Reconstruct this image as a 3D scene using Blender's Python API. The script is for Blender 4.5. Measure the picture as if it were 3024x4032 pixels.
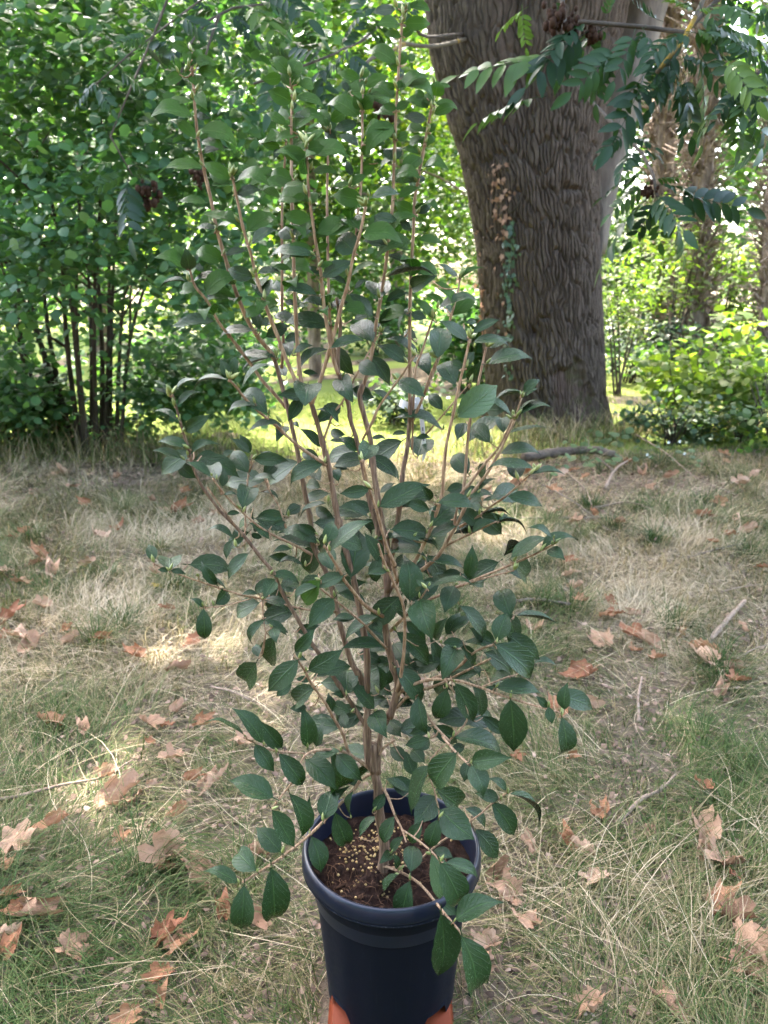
import bpy, math, re
import numpy as np
from mathutils import Vector, Matrix

R = math.radians
sc = bpy.context.scene
for o in list(bpy.data.objects):
    bpy.data.objects.remove(o, do_unlink=True)
col = sc.collection

# ------------------------------------------------------------------ camera
CAM_Z, PITCH, F = 1.54, R(16.5), 3030.0          # F: focal length in pixels of the 3024 x 4032 photograph
cd = bpy.data.cameras.new('camera')
cam = bpy.data.objects.new('camera', cd)
col.objects.link(cam)
cam.location = (0, 0, CAM_Z)
cam.rotation_euler = (R(90) - PITCH, 0, 0)
cd.sensor_fit = 'VERTICAL'
cd.sensor_height = 36.0
cd.sensor_width = 27.0
cd.lens = 36.0 * F / 4032.0
cd.clip_start, cd.clip_end = 0.05, 600
cd.dof.use_dof = True
cd.dof.focus_distance = 1.5
cd.dof.aperture_fstop = 6.0
sc.camera = cam

# ------------------------------------------------------------------ light
SUN_EL, SUN_AZ = 60.0, -16.0                      # azimuth from +Y towards +X
w = bpy.data.worlds.new('World')
sc.world = w
w.use_nodes = True
nt = w.node_tree
bg = nt.nodes['Background']
sky = nt.nodes.new('ShaderNodeTexSky')
sky.sky_type = 'NISHITA'
sky.sun_disc = False
sky.sun_elevation = R(SUN_EL)
sky.sun_rotation = R(SUN_AZ)
sky.air_density, sky.dust_density, sky.ozone_density = 1.0, 6.0, 0.6
nt.links.new(sky.outputs[0], bg.inputs[0])
bg.inputs[1].default_value = 0.15
sd = bpy.data.lights.new('sun', 'SUN')
sun = bpy.data.objects.new('sun', sd)
col.objects.link(sun)
sd.energy = 2.2
sd.angle = R(0.5)
sd.color = (1.0, 0.95, 0.86)
sv = Vector((math.sin(R(SUN_AZ)) * math.cos(R(SUN_EL)), math.cos(R(SUN_AZ)) * math.cos(R(SUN_EL)), math.sin(R(SUN_EL))))
sun.rotation_euler = sv.to_track_quat('Z', 'Y').to_euler()
sun.location = sv * 40

sc.view_settings.view_transform = 'Standard'
sc.view_settings.look = 'None'
sc.view_settings.gamma = 1.0
sc.view_settings.use_curve_mapping = False
sc.view_settings.exposure = 4.25
sc.render.engine = 'CYCLES'
cy = sc.cycles
cy.use_denoising = True
cy.max_bounces = 7
cy.diffuse_bounces = 4
cy.glossy_bounces = 2
cy.transmission_bounces = 4
cy.sample_clamp_indirect = 6.0
cy.use_adaptive_sampling = True

# ------------------------------------------------------------------ helpers
rng = np.random.default_rng(7)
CP, SP = math.cos(PITCH), math.sin(PITCH)

def ray(px, py):
    r, u = (px - 1512) / F, (2016 - py) / F
    return np.array([r, CP + u * SP, -SP + u * CP])

def at_y(px, py, Y):
    d = ray(px, py)
    return np.array([0, 0, CAM_Z]) + d * (Y / d[1])

def at_z(px, py, Z=0.0):
    d = ray(px, py)
    return np.array([0, 0, CAM_Z]) + d * ((Z - CAM_Z) / d[2])

def project(P):
    P = np.atleast_2d(P)
    x, y, z = P[:, 0], P[:, 1], P[:, 2] - CAM_Z
    d = y * CP - z * SP
    u = y * SP + z * CP
    d = np.where(d < 0.05, 0.05, d)
    return 1512 + F * x / d, 2016 - F * u / d, d

def unit(v):
    v = np.asarray(v, float)
    n = np.linalg.norm(v, axis=-1, keepdims=True)
    return v / np.maximum(n, 1e-9)

def _h(ix, iy, iz, s):
    n = (ix * 374761393 + iy * 668265263 + iz * 2147483647 + s * 1274126177) & 0xffffffff
    n = ((n ^ (n >> 13)) * 1274126177) & 0xffffffff
    return ((n ^ (n >> 16)) & 0xffff) / 65535.0

def noise(x, y, z=0.0, s=0):
    x, y, z = np.broadcast_arrays(np.asarray(x, float), np.asarray(y, float), np.asarray(z, float))
    ix, iy, iz = (np.floor(a).astype(np.int64) for a in (x, y, z))
    fx, fy, fz = x - ix, y - iy, z - iz
    fx, fy, fz = (a * a * (3 - 2 * a) for a in (fx, fy, fz))
    out = 0
    for dx in (0, 1):
        for dy in (0, 1):
            for dz in (0, 1):
                wgt = (fx if dx else 1 - fx) * (fy if dy else 1 - fy) * (fz if dz else 1 - fz)
                out = out + wgt * _h(ix + dx, iy + dy, iz + dz, s)
    return out

def fbm(x, y, z=0.0, s=0, o=3):
    t, a, k = 0, 0.5, 1.0
    for i in range(o):
        t = t + a * noise(np.asarray(x) * k, np.asarray(y) * k, np.asarray(z) * k, s + i * 17)
        a *= 0.5
        k *= 2.03
    return t / (1 - 0.5 ** o)

def make_mesh(name, verts, faces, mat=None, smooth=True, tint=None, uv=None):
    """faces: list of int arrays (n,3) and/or (n,4)"""
    me = bpy.data.meshes.new(name)
    verts = np.ascontiguousarray(verts, np.float32)
    if not isinstance(faces, (list, tuple)):
        faces = [faces]
    faces = [np.asarray(f, np.int32) for f in faces if len(f)]
    loops = np.concatenate([f.ravel() for f in faces])
    tot = np.concatenate([np.full(len(f), f.shape[1], np.int32) for f in faces])
    start = np.concatenate([[0], np.cumsum(tot)[:-1]]).astype(np.int32)
    me.vertices.add(len(verts))
    me.vertices.foreach_set('co', verts.ravel())
    me.loops.add(len(loops))
    me.loops.foreach_set('vertex_index', loops)
    me.polygons.add(len(tot))
    me.polygons.foreach_set('loop_start', start)
    me.polygons.foreach_set('loop_total', tot)
    me.polygons.foreach_set('use_smooth', np.full(len(tot), smooth))
    if tint is not None:
        a = me.attributes.new('tint', 'FLOAT', 'POINT')
        a.data.foreach_set('value', np.ascontiguousarray(tint, np.float32))
    if uv is not None:
        l = me.uv_layers.new(name='UVMap')
        l.data.foreach_set('uv', np.ascontiguousarray(np.asarray(uv, np.float32)[loops]).ravel())
    me.update(calc_edges=True)
    me.validate()
    if mat:
        me.materials.append(mat)
    return me

def link(name, data, parent=None, label=None, cat=None, group=None, kind=None):
    o = bpy.data.objects.new(name, data)
    col.objects.link(o)
    if parent:
        o.parent = parent
    if label:
        o['label'] = label
    if cat:
        o['category'] = cat
    if group:
        o['group'] = group
    if kind:
        o['kind'] = kind
    return o

def thing(name, loc, label, cat, group=None):
    o = link(name, None, None, label, cat, group)
    o.location = loc
    o.empty_display_size = 0.1
    bpy.context.view_layer.update()
    return o

def part(name, me, parent, label=None, kind=None):
    """mesh given in world coordinates, parented without moving"""
    o = link(name, me, parent, label, None, None, kind)
    q, l = parent, Vector((0, 0, 0))
    while q is not None:
        l += Vector(q.location)
        q = q.parent
    o.location = -l
    return o

def spline(P, n):
    """Catmull-Rom resample through points (m,k)"""
    P = np.asarray(P, float)
    if len(P) == 2:
        t = np.linspace(0, 1, n)[:, None]
        return P[0] * (1 - t) + P[1] * t
    Q = np.vstack([2 * P[0] - P[1], P, 2 * P[-1] - P[-2]])
    seg = np.linalg.norm(np.diff(P, axis=0), axis=1)
    cum = np.concatenate([[0], np.cumsum(seg)])
    s = np.linspace(0, cum[-1], n)
    i = np.clip(np.searchsorted(cum, s, side='right') - 1, 0, len(P) - 2)
    t = ((s - cum[i]) / np.maximum(seg[i], 1e-9))[:, None]
    a, b, c, d = Q[i], Q[i + 1], Q[i + 2], Q[i + 3]
    return 0.5 * (2 * b + (c - a) * t + (2 * a - 5 * b + 4 * c - d) * t ** 2 + (3 * b - a - 3 * c + d) * t ** 3)

def tube_geo(P, rad, sides=6, base=0, wob=0.0):
    P = np.asarray(P, float)
    n = len(P)
    rad = np.broadcast_to(np.asarray(rad, float), (n,))
    T = unit(np.gradient(P, axis=0))
    up = np.array([0.31, 0.52, 0.79]) if abs(T[0] @ np.array([0.31, 0.52, 0.79])) < 0.9 else np.array([1.0, 0, 0])
    N = unit(np.cross(T, up))
    B = np.cross(T, N)
    a = np.arange(sides) * 2 * math.pi / sides
    rr = rad[:, None] * (1 + (rng.normal(0, wob, (n, sides)) if wob else 0))
    V = P[:, None, :] + rr[..., None] * (np.cos(a)[None, :, None] * N[:, None, :] + np.sin(a)[None, :, None] * B[:, None, :])
    V = V.reshape(-1, 3)
    i = np.arange(n - 1)[:, None] * sides
    j = np.arange(sides)[None, :]
    k = (j + 1) % sides
    Fq = np.stack([i + j, i + k, i + sides + k, i + sides + j], -1).reshape(-1, 4)
    V = np.vstack([V, P[0], P[-1]])
    c0, c1 = n * sides, n * sides + 1
    j = np.arange(sides)
    k = (j + 1) % sides
    Ft = np.vstack([np.stack([np.full(sides, c0), k, j], -1), np.stack([np.full(sides, c1), (n - 1) * sides + j, (n - 1) * sides + k], -1)])
    return V, Fq + base, Ft + base

class Geo:
    def __init__(self):
        self.v, self.q, self.t, self.tn, self.n = [], [], [], [], 0
    def add(self, V, Fq=None, Ft=None, tint=0.5):
        self.v.append(V)
        if Fq is not None and len(Fq):
            self.q.append(np.asarray(Fq) + self.n)
        if Ft is not None and len(Ft):
            self.t.append(np.asarray(Ft) + self.n)
        self.tn.append(np.broadcast_to(np.asarray(tint, float), (len(V),)))
        self.n += len(V)
    def tube(self, P, rad, sides=6, tint=0.5, wob=0.0):
        V, q, t = tube_geo(P, rad, sides, 0, wob)
        self.add(V, q, t, tint)
    def mesh(self, name, mat, smooth=True):
        f = []
        if self.q:
            f.append(np.vstack(self.q))
        if self.t:
            f.append(np.vstack(self.t))
        return make_mesh(name, np.vstack(self.v), f, mat, smooth, np.concatenate(self.tn))

def tube_mesh(name, P, rad, mat, sides=6, wob=0.0):
    V, q, t = tube_geo(P, rad, sides, 0, wob)
    return make_mesh(name, V, [q, t], mat)

# leaf templates: (along, across, lift)
ROUND = (np.array([[0, 0, 0], [.5, 0, .05], [1, 0, -.10], [.22, .36, .02], [.66, .40, -.02], [.22, -.36, .02], [.66, -.40, -.02]]),
         np.array([[0, 1, 3], [3, 1, 4], [4, 1, 2], [0, 5, 1], [5, 6, 1], [6, 2, 1]]))
LANCE = (np.array([[0, 0, 0], [.5, 0, .05], [1, 0, -.08], [.4, .17, .0], [.4, -.17, .0]]),
         np.array([[0, 1, 3], [3, 1, 2], [0, 4, 1], [4, 2, 1]]))

def frames(axis, nrm):
    a = unit(axis)
    n = nrm - (nrm * a).sum(-1, keepdims=True) * a
    n = unit(n)
    return a, np.cross(n, a), n

def cloud_mesh(name, tmpl, pos, axis, nrm, size, mat, tint, wid=1.0):
    a, s, n = frames(axis, nrm)
    T, Fc = tmpl
    size = np.broadcast_to(size, (len(pos),))
    V = pos[:, None, :] + size[:, None, None] * (T[None, :, 0, None] * a[:, None, :] + wid * T[None, :, 1, None] * s[:, None, :] + T[None, :, 2, None] * n[:, None, :])
    m = len(T)
    Fa = (Fc[None] + (np.arange(len(pos)) * m)[:, None, None]).reshape(-1, 3)
    return make_mesh(name, V.reshape(-1, 3), Fa, mat, True, np.repeat(np.broadcast_to(tint, (len(pos),)), m))

def leaf_dirs(n, droop=-0.25, up=0.8, facing=None):
    """random leaf axes and normals: mostly flat leaves with a droop"""
    th = rng.uniform(0, 2 * math.pi, n)
    ax = np.stack([np.cos(th), np.sin(th), rng.normal(droop, 0.3, n)], -1)
    nr = rng.normal(0, 0.45, (n, 3)) + np.array([0, 0, up])
    if facing is not None:
        nr = nr + np.asarray(facing)
    return unit(ax), unit(nr)

# ------------------------------------------------------------------ materials
def new_mat(name):
    m = bpy.data.materials.new(name)
    m.use_nodes = True
    n = m.node_tree
    n.nodes.clear()
    out = n.nodes.new('ShaderNodeOutputMaterial')
    return m, n, out

def nd(n, t, **kw):
    x = n.nodes.new(t)
    for k, v in kw.items():
        if k in x.inputs:
            x.inputs[k].default_value = v
        else:
            setattr(x, k, v)
    return x

def ramp(n, src, stops):
    r = n.nodes.new('ShaderNodeValToRGB')
    e = r.color_ramp.elements
    while len(e) > 1:
        e.remove(e[-1])
    e[0].position = stops[0][0]
    e[0].color = (*stops[0][1], 1)
    for p, c in stops[1:]:
        k = e.new(p)
        k.color = (*c, 1)
    if src is not None:
        n.links.new(src, r.inputs[0])
    return r

def tex_noise(n, scale, detail=3, rough=0.55, coord='Object', dist=0.0, vec=None):
    t = nd(n, 'ShaderNodeTexNoise')
    t.inputs['Scale'].default_value = scale
    t.inputs['Detail'].default_value = detail
    t.inputs['Roughness'].default_value = rough
    t.inputs['Distortion'].default_value = dist
    if vec is None:
        c = n.nodes.new('ShaderNodeTexCoord')
        vec = c.outputs[coord]
    n.links.new(vec, t.inputs['Vector'])
    return t

def mapping(n, coord='Object', scale=(1, 1, 1)):
    c = n.nodes.new('ShaderNodeTexCoord')
    mp = n.nodes.new('ShaderNodeMapping')
    mp.inputs['Scale'].default_value = scale
    n.links.new(c.outputs[coord], mp.inputs['Vector'])
    return mp.outputs['Vector']

def mixc(n, fac, a, b, mode='MIX'):
    x = nd(n, 'ShaderNodeMix', data_type='RGBA', blend_type=mode)
    for sock, v in ((x.inputs[0], fac), (x.inputs[6], a), (x.inputs[7], b)):
        if isinstance(v, bpy.types.NodeSocket):
            n.links.new(v, sock)
        elif isinstance(v, (tuple, list)):
            sock.default_value = (*v, 1)
        else:
            sock.default_value = v
    return x.outputs[2]

def mth(n, op, a, b=0.0, c=None, clamp=False):
    x = nd(n, 'ShaderNodeMath', operation=op)
    x.use_clamp = clamp
    for i, v in enumerate((a, b) if c is None else (a, b, c)):
        if isinstance(v, bpy.types.NodeSocket):
            n.links.new(v, x.inputs[i])
        else:
            x.inputs[i].default_value = v
    return x.outputs[0]

def bump(n, height, strength=0.3, dist=0.01):
    b = nd(n, 'ShaderNodeBump')
    b.inputs['Strength'].default_value = strength
    b.inputs['Distance'].default_value = dist
    n.links.new(height, b.inputs['Height'])
    return b.outputs[0]

def principled(n, out, colr, rough=0.6, spec=0.5, normal=None):
    p = nd(n, 'ShaderNodeBsdfPrincipled')
    for sock, v in ((p.inputs['Base Color'], colr), (p.inputs['Roughness'], rough), (p.inputs['Specular IOR Level'], spec)):
        if isinstance(v, bpy.types.NodeSocket):
            n.links.new(v, sock)
        elif isinstance(v, (tuple, list)):
            sock.default_value = (*v, 1)
        else:
            sock.default_value = v
    if normal is not None:
        n.links.new(normal, p.inputs['Normal'])
    if out is not None:
        n.links.new(p.outputs[0], out.inputs[0])
    return p

def foliage_mat(name, stops, trans, tmix=0.35, rough=0.5, spec=0.4, src='tint', nscale=None):
    m, n, out = new_mat(name)
    if src == 'tint':
        a = nd(n, 'ShaderNodeAttribute', attribute_name='tint')
        f = a.outputs['Fac']
    else:
        a = nd(n, 'ShaderNodeObjectInfo')
        f = a.outputs['Random']
    c = ramp(n, f, stops).outputs[0]
    if nscale:
        t = tex_noise(n, nscale, 2)
        c = mixc(n, mth(n, 'MULTIPLY', t.outputs[0], 0.5), c, mixc(n, 1.0, c, (0.6, 0.62, 0.5), 'MULTIPLY'))
    p = principled(n, None, c, rough, spec)
    tr = nd(n, 'ShaderNodeBsdfTranslucent')
    n.links.new(mixc(n, 1.0, c, trans, 'MULTIPLY'), tr.inputs[0])
    mx = nd(n, 'ShaderNodeMixShader')
    mx.inputs[0].default_value = tmix
    n.links.new(p.outputs[0], mx.inputs[1])
    n.links.new(tr.outputs[0], mx.inputs[2])
    n.links.new(mx.outputs[0], out.inputs[0])
    return m

def bark_mat(name, c1, c2, c3, scale=(14, 14, 3), strength=0.5, dist=0.01, moss=None):
    m, n, out = new_mat(name)
    v = mapping(n, 'Object', scale)
    t = tex_noise(n, 1.0, 5, 0.6, vec=v)
    t2 = tex_noise(n, 1.3, 2)
    c = ramp(n, t.outputs[0], [(0.3, c1), (0.55, c2), (0.75, c3)]).outputs[0]
    c = mixc(n, mth(n, 'MULTIPLY', t2.outputs[0], 0.5), c, mixc(n, 1.0, c, (0.62, 0.60, 0.58), 'MULTIPLY'))
    if moss:
        t3 = tex_noise(n, 3.0, 4)
        mk = ramp(n, t3.outputs[0], [(0.56, (0, 0, 0)), (0.66, (1, 1, 1))]).outputs[0]
        c = mixc(n, mk, c, moss)
    principled(n, out, c, 0.9, 0.15, bump(n, t.outputs[0], strength, dist))
    return m

M = {}
def leaf_green(name, dark, mid, light, **kw):
    M[name] = foliage_mat(name, [(0, dark), (0.55, mid), (1, light)], (1.35, 1.65, 0.50), **kw)

leaf_green('hazel_leaf', (0.0316, 0.0789, 0.0358), (0.0580, 0.1212, 0.0506), (0.1001, 0.1685, 0.0580), tmix=0.42, rough=0.5, spec=0.25)
M['hazel_leaf_single'] = foliage_mat('hazel_leaf_single', [(0, (0.0316, 0.0789, 0.0358)), (.55, (0.0580, 0.1212, 0.0506)), (1, (0.1001, 0.1685, 0.0580))], (1.5, 1.7, .55), 0.42, 0.5, 0.25, 'rand')
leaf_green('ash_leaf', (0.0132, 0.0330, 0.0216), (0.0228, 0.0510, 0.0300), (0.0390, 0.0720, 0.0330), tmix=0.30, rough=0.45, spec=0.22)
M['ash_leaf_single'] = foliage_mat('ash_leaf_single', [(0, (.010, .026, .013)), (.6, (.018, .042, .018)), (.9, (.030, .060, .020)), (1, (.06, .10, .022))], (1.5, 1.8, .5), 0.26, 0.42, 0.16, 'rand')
M['mixed_leaf'] = foliage_mat('mixed_leaf', [(0, (.022, .055, .018)), (.6, (.042, .088, .026)), (.74, (.075, .12, .03)), (1, (.15, .19, .035))], (1.5, 1.7, .40), .45, .55, .2)
leaf_green('far_leaf', (0.0270, 0.0600, 0.0210), (0.0480, 0.0900, 0.0300), (0.0840, 0.1260, 0.0360), tmix=0.45, rough=0.6, spec=0.3)
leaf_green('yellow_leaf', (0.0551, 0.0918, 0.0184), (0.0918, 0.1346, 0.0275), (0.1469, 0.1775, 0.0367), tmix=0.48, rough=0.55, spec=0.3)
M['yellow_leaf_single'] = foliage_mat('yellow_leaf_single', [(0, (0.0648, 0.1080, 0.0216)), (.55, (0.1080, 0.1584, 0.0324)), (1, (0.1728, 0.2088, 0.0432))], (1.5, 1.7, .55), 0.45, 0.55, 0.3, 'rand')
leaf_green('bramble_leaf', (0.0263, 0.0525, 0.0263), (0.0450, 0.0788, 0.0375), (0.0825, 0.0975, 0.0450), tmix=0.3, rough=0.6, spec=0.3)
leaf_green('ivy_leaf', (0.0140, 0.0315, 0.0154), (0.0245, 0.0490, 0.0210), (0.0420, 0.0700, 0.0280), tmix=0.15, rough=0.4, spec=0.5)
M['ivy_leaf_single'] = foliage_mat('ivy_leaf_single', [(0, (.02, .05, .022)), (1, (.055, .10, .04))], (1.3, 1.5, .6), 0.12, 0.4, 0.5, 'rand')
M['dead_ivy'] = foliage_mat('dead_ivy', [(0, (.16, .085, .05)), (1, (.34, .21, .14))], (1.2, 1.0, .7), 0.15, 0.8, 0.1, 'rand')
M['bark'] = bark_mat('bark', (.085, .070, .062), (.145, .122, .108), (.21, .18, .16), (9, 9, 2.2), 0.6, 0.02)
M['limb_bark'] = bark_mat('limb_bark', (.035, .028, .022), (.065, .053, .041), (.11, .092, .07), (20, 20, 6), 0.5, 0.01)
M['lichen_bark'] = bark_mat('lichen_bark', (.045, .036, .025), (.08, .066, .045), (.12, .10, .07), (40, 40, 12), 0.5, 0.005, moss=(.25, .155, .016))
M['hazel_bark'] = bark_mat('hazel_bark', (.030, .024, .018), (.055, .044, .032), (.09, .07, .05), (20, 20, 4), 0.4, 0.01)
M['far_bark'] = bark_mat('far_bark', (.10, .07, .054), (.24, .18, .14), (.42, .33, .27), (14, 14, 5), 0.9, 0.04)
# ------------------------------------------------------------------ ground
def gz(x, y):
    x, y = np.asarray(x, float), np.asarray(y, float)
    return .05 * (fbm(x * .9 + 3, y * .9, 0, 5, 3) - .5) * np.clip((y - 1.7) / 1.5, 0, 1)

m, n, out = new_mat('woodland_soil')
t1 = tex_noise(n, 2.2, 6, .65)
t2 = tex_noise(n, 38, 5, .7)
t3 = tex_noise(n, 1.0, 3, .6, vec=mapping(n, 'Object', (9, 60, 30)), dist=1.5)
c = ramp(n, t1.outputs[0], [(.3, (.055, .040, .028)), (.5, (.10, .076, .054)), (.7, (.15, .117, .083))]).outputs[0]
c = mixc(n, t2.outputs[0], mixc(n, 1.0, c, (.55, .52, .5), 'MULTIPLY'), c)
c = mixc(n, mth(n, 'MULTIPLY', t3.outputs[0], .35), c, (.26, .215, .15))
principled(n, out, c, .95, .1, bump(n, mth(n, 'ADD', t2.outputs[0], t3.outputs[0]), .8, .02))
M['ground'] = m
m, n, out = new_mat('lawn_grass')
t1 = tex_noise(n, 1.1, 4, .6)
t2 = tex_noise(n, 60, 4, .7)
c = ramp(n, t1.outputs[0], [(.3, (.12, .16, .035)), (.6, (.19, .22, .055)), (.8, (.26, .25, .08))]).outputs[0]
c = mixc(n, t2.outputs[0], mixc(n, 1.0, c, (.6, .65, .5), 'MULTIPLY'), c)
principled(n, out, c, .9, .1, bump(n, t2.outputs[0], .7, .02))
M['lawn'] = m

xs = np.concatenate([np.linspace(-300, -9, 14), np.linspace(-8, 8, 120), np.linspace(9, 300, 14)])
ys = np.concatenate([np.linspace(-300, -3, 12), np.linspace(-2.5, 10, 110), np.linspace(10.5, 300, 18)])
X, Yg = np.meshgrid(xs, ys)
Z = gz(X, Yg)
V = np.stack([X, Yg, Z], -1).reshape(-1, 3)
i, j = np.meshgrid(np.arange(len(ys) - 1), np.arange(len(xs) - 1), indexing='ij')
w_ = len(xs)
Fq = np.stack([i * w_ + j, i * w_ + j + 1, (i + 1) * w_ + j + 1, (i + 1) * w_ + j], -1).reshape(-1, 4)
ground = link('ground', make_mesh('ground', V, Fq, M['ground']), kind='structure')
ground['label'] = 'bare brown woodland soil under the dry grass'
# mown lawn beyond the trees
xs = np.linspace(-70, 70, 141)
ys = np.concatenate([np.linspace(0, 1, 2), np.linspace(1.5, 60, 60)])
X, Yl = np.meshgrid(xs, ys)
edge = 6.95 + .35 * (fbm(xs * .8, 0 * xs, 0, 11, 3) - .5) + .55 * np.clip((xs - .5) / 3, 0, 4) + .0 * xs
Yl = Yl + edge[None, :]
V = np.stack([X, Yl, gz(X, Yl) + .006 + .10 * np.clip((Yl - edge[None, :]) / 6, 0, 1) * 0], -1).reshape(-1, 3)
i, j = np.meshgrid(np.arange(len(ys) - 1), np.arange(len(xs) - 1), indexing='ij')
w_ = len(xs)
Fq = np.stack([i * w_ + j, i * w_ + j + 1, (i + 1) * w_ + j + 1, (i + 1) * w_ + j], -1).reshape(-1, 4)
lawn = link('lawn', make_mesh('lawn', V, Fq, M['lawn']), kind='structure')
lawn['label'] = 'sunlit mown lawn beyond the hazel and the old tree'

# ------------------------------------------------------------------ the old tree: trunk with real ridged bark
TY = 8.95
rows = [(1830, 1905, 2420), (1740, 1918, 2385), (1650, 1918, 2372), (1460, 1913, 2365), (1200, 1896, 2356), (990, 1883, 2347), (770, 1849, 2343),
        (600, 1815, 2352), (480, 1772, 2368), (410, 1755, 2385), (210, 1694, 2425), (0, 1672, 2470)]
tz, tc, tr_ = [], [], []
for py, l, r in rows:
    a, b = at_y(l, py, TY), at_y(r, py, TY)
    tz.append(a[2]); tc.append((a[0] + b[0]) / 2); tr_.append((b[0] - a[0]) / 2)
tz = np.array([-.25] + tz + [5.4]); tc = np.array([tc[0]] + tc + [tc[-1]]); tr_ = np.array([tr_[0] * 1.12] + tr_ + [tr_[-1] * 1.05])
tree_x = float(tc[1])
old_tree = thing('old_ash_tree', (tree_x, TY, 0), 'massive old ash tree with deeply furrowed grey bark and drooping leafy boughs', 'tree')
NZ, NA = 470, 640
zz = np.linspace(-.25, 5.35, NZ)
a = np.concatenate([np.linspace(0, math.pi, 120, endpoint=False), np.linspace(math.pi, 2 * math.pi, NA - 120, endpoint=False)])   # finer on the side facing -Y
Zm, Am = np.meshgrid(zz, a, indexing='ij')
rc = np.interp(zz, tz, tr_)[:, None]
ky = (.66 / np.maximum(rc, .6)) ** .75
arc = ((Am - math.pi / 2) % (2 * math.pi)) * .68          # the seam lies on the far side
def worley(u, v, s):
    iu, iv = np.floor(u).astype(np.int64), np.floor(v).astype(np.int64)
    f1, f2 = np.full(u.shape, 9.0), np.full(u.shape, 9.0)
    for du in (-1, 0, 1):
        for dv in (-1, 0, 1):
            cu, cv = iu + du, iv + dv
            d = np.hypot(cu + .12 + .76 * _h(cu, cv, 0, s) - u, cv + .12 + .76 * _h(cu, cv, 7, s + 3) - v)
            f2 = np.minimum(f2, np.maximum(f1, d))
            f1 = np.minimum(f1, d)
    return f2 - f1
wu = 1.1 * (fbm(arc * 5, Zm * 3.2, 0, 21, 3) - .5) + .5 * (fbm(arc * 14, Zm * 9, 0, 25, 2) - .5)
e1 = worley(arc / .038 + 2.0 * wu, Zm / .30 + 1.2 * (fbm(arc * 9, Zm * 3, 0, 27, 2) - .5), 5)
e2 = worley(arc / .026 + 2.0 * wu, Zm / .09, 11)
crack = np.clip(1 - e1 / .34, 0, 1) ** 1.2
fine = np.clip(1 - e2 / .25, 0, 1)
plate = fbm(arc * 11, Zm * 9, 0, 41, 3)
deep = .55 + .9 * fbm(arc * 3, Zm * 1.6, 0, 45, 2)
relief = .018 - .048 * crack * deep - .008 * fine + .012 * (plate - .5)
lump = .05 * (fbm(np.cos(Am) * 1.3 + 5, np.sin(Am) * 1.3, Zm * .7, 61, 2) - .5)
front = np.cos(Am - 1.5 * math.pi)                        # 1 towards the camera
xr = np.cos(Am)                                           # -1 left .. 1 right
# smooth old scar low on the trunk, with a callus edge
sx_ = (xr * rc - .16 + .10 * (Zm - .3)) / .23
szc = (Zm - .22) / .55
sd_ = np.sqrt(sx_ ** 2 + szc ** 2) + .75 * (fbm(arc * 5, Zm * 4, 0, 71, 3) - .5)
scar = np.clip((1.05 - sd_) / .12, 0, 1) * (front > 0)
relief = relief * (1 - .60 * scar) - .028 * scar + .030 * np.exp(-((sd_ - 1.12) / .10) ** 2) * (front > 0)
# crack and hole, and a horizontal notch
def blob(x0, z0, wx, wz):
    return np.exp(-((xr * rc - x0) / wx) ** 2 - ((Zm - z0) / wz) ** 2) * (front > 0)
def tx(px, py):
    p = at_y(px, py, TY - .6)
    return p[0], p[2]
for px, py, wx, wz, dp in ((2098, 1312, .040, .055, .13), (2115, 1275, .030, .05, .07), (2140, 1252, .05, .018, .05), (2255, 744, .09, .025, .07), (2225, 735, .035, .05, .06)):
    x_, z_ = tx(px, py)
    relief = relief - dp * blob(x_ - np.interp(z_, tz, tc), z_, wx, wz)
# groove where the trunk divides
gx = -.10 - .02 * Zm
relief = relief - .22 * np.clip((Zm - 2.6) / 1.6, 0, 1) * np.exp(-((xr * rc - gx) / .16) ** 2) * (front > 0)
flare = .10 * np.clip(.35 - Zm, 0, 1) * (1 + np.cos(Am * 6 + 1))
rad = rc * (1 + 0 * Am) + relief + lump + flare
Xv = np.interp(zz, tz, tc)[:, None] + rad * np.cos(Am)
Yv = TY + rad * ky * np.sin(Am)
V = np.stack([Xv, Yv, Zm], -1).reshape(-1, 3)
i, j = np.meshgrid(np.arange(NZ - 1), np.arange(NA), indexing='ij')
Fq = np.stack([i * NA + j, i * NA + (j + 1) % NA, (i + 1) * NA + (j + 1) % NA, (i + 1) * NA + j], -1).reshape(-1, 4)
# bark material knows the scar through the tint attribute
m, n, out = new_mat('old_bark')
at = nd(n, 'ShaderNodeAttribute', attribute_name='tint')
t1 = tex_noise(n, 1.0, 5, .65, vec=mapping(n, 'Object', (16, 16, 5)))
t2 = tex_noise(n, 1.4, 3)
t4 = tex_noise(n, 90, 4, .7)
c = ramp(n, t1.outputs[0], [(.3, (.044, .033, .025)), (.55, (.082, .062, .048)), (.75, (.13, .10, .080))]).outputs[0]
c = mixc(n, mth(n, 'MULTIPLY', t2.outputs[0], .55), c, mixc(n, 1.0, c, (.66, .60, .56), 'MULTIPLY'))
wood = ramp(n, t1.outputs[0], [(.35, (.055, .034, .026)), (.6, (.09, .058, .045)), (.8, (.12, .085, .068))]).outputs[0]
mossn = ramp(n, tex_noise(n, 5, 4, .65).outputs[0], [(.50, (0, 0, 0)), (.60, (1, 1, 1))]).outputs[0]
wood = mixc(n, mth(n, 'MULTIPLY', mossn, .75), wood, (.045, .047, .014))
c = mixc(n, at.outputs['Fac'], c, wood)
principled(n, out, c, .92, .12, bump(n, t4.outputs[0], .5, .01))
M['old_bark'] = m
part('trunk', make_mesh('trunk', V, Fq, M['old_bark'], True, (scar * (.35 + .6 * fbm(arc * 7, Zm * 5, 0, 77, 3))).ravel()), old_tree, 'thick furrowed grey-brown trunk with a bare scar at its foot')
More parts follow.
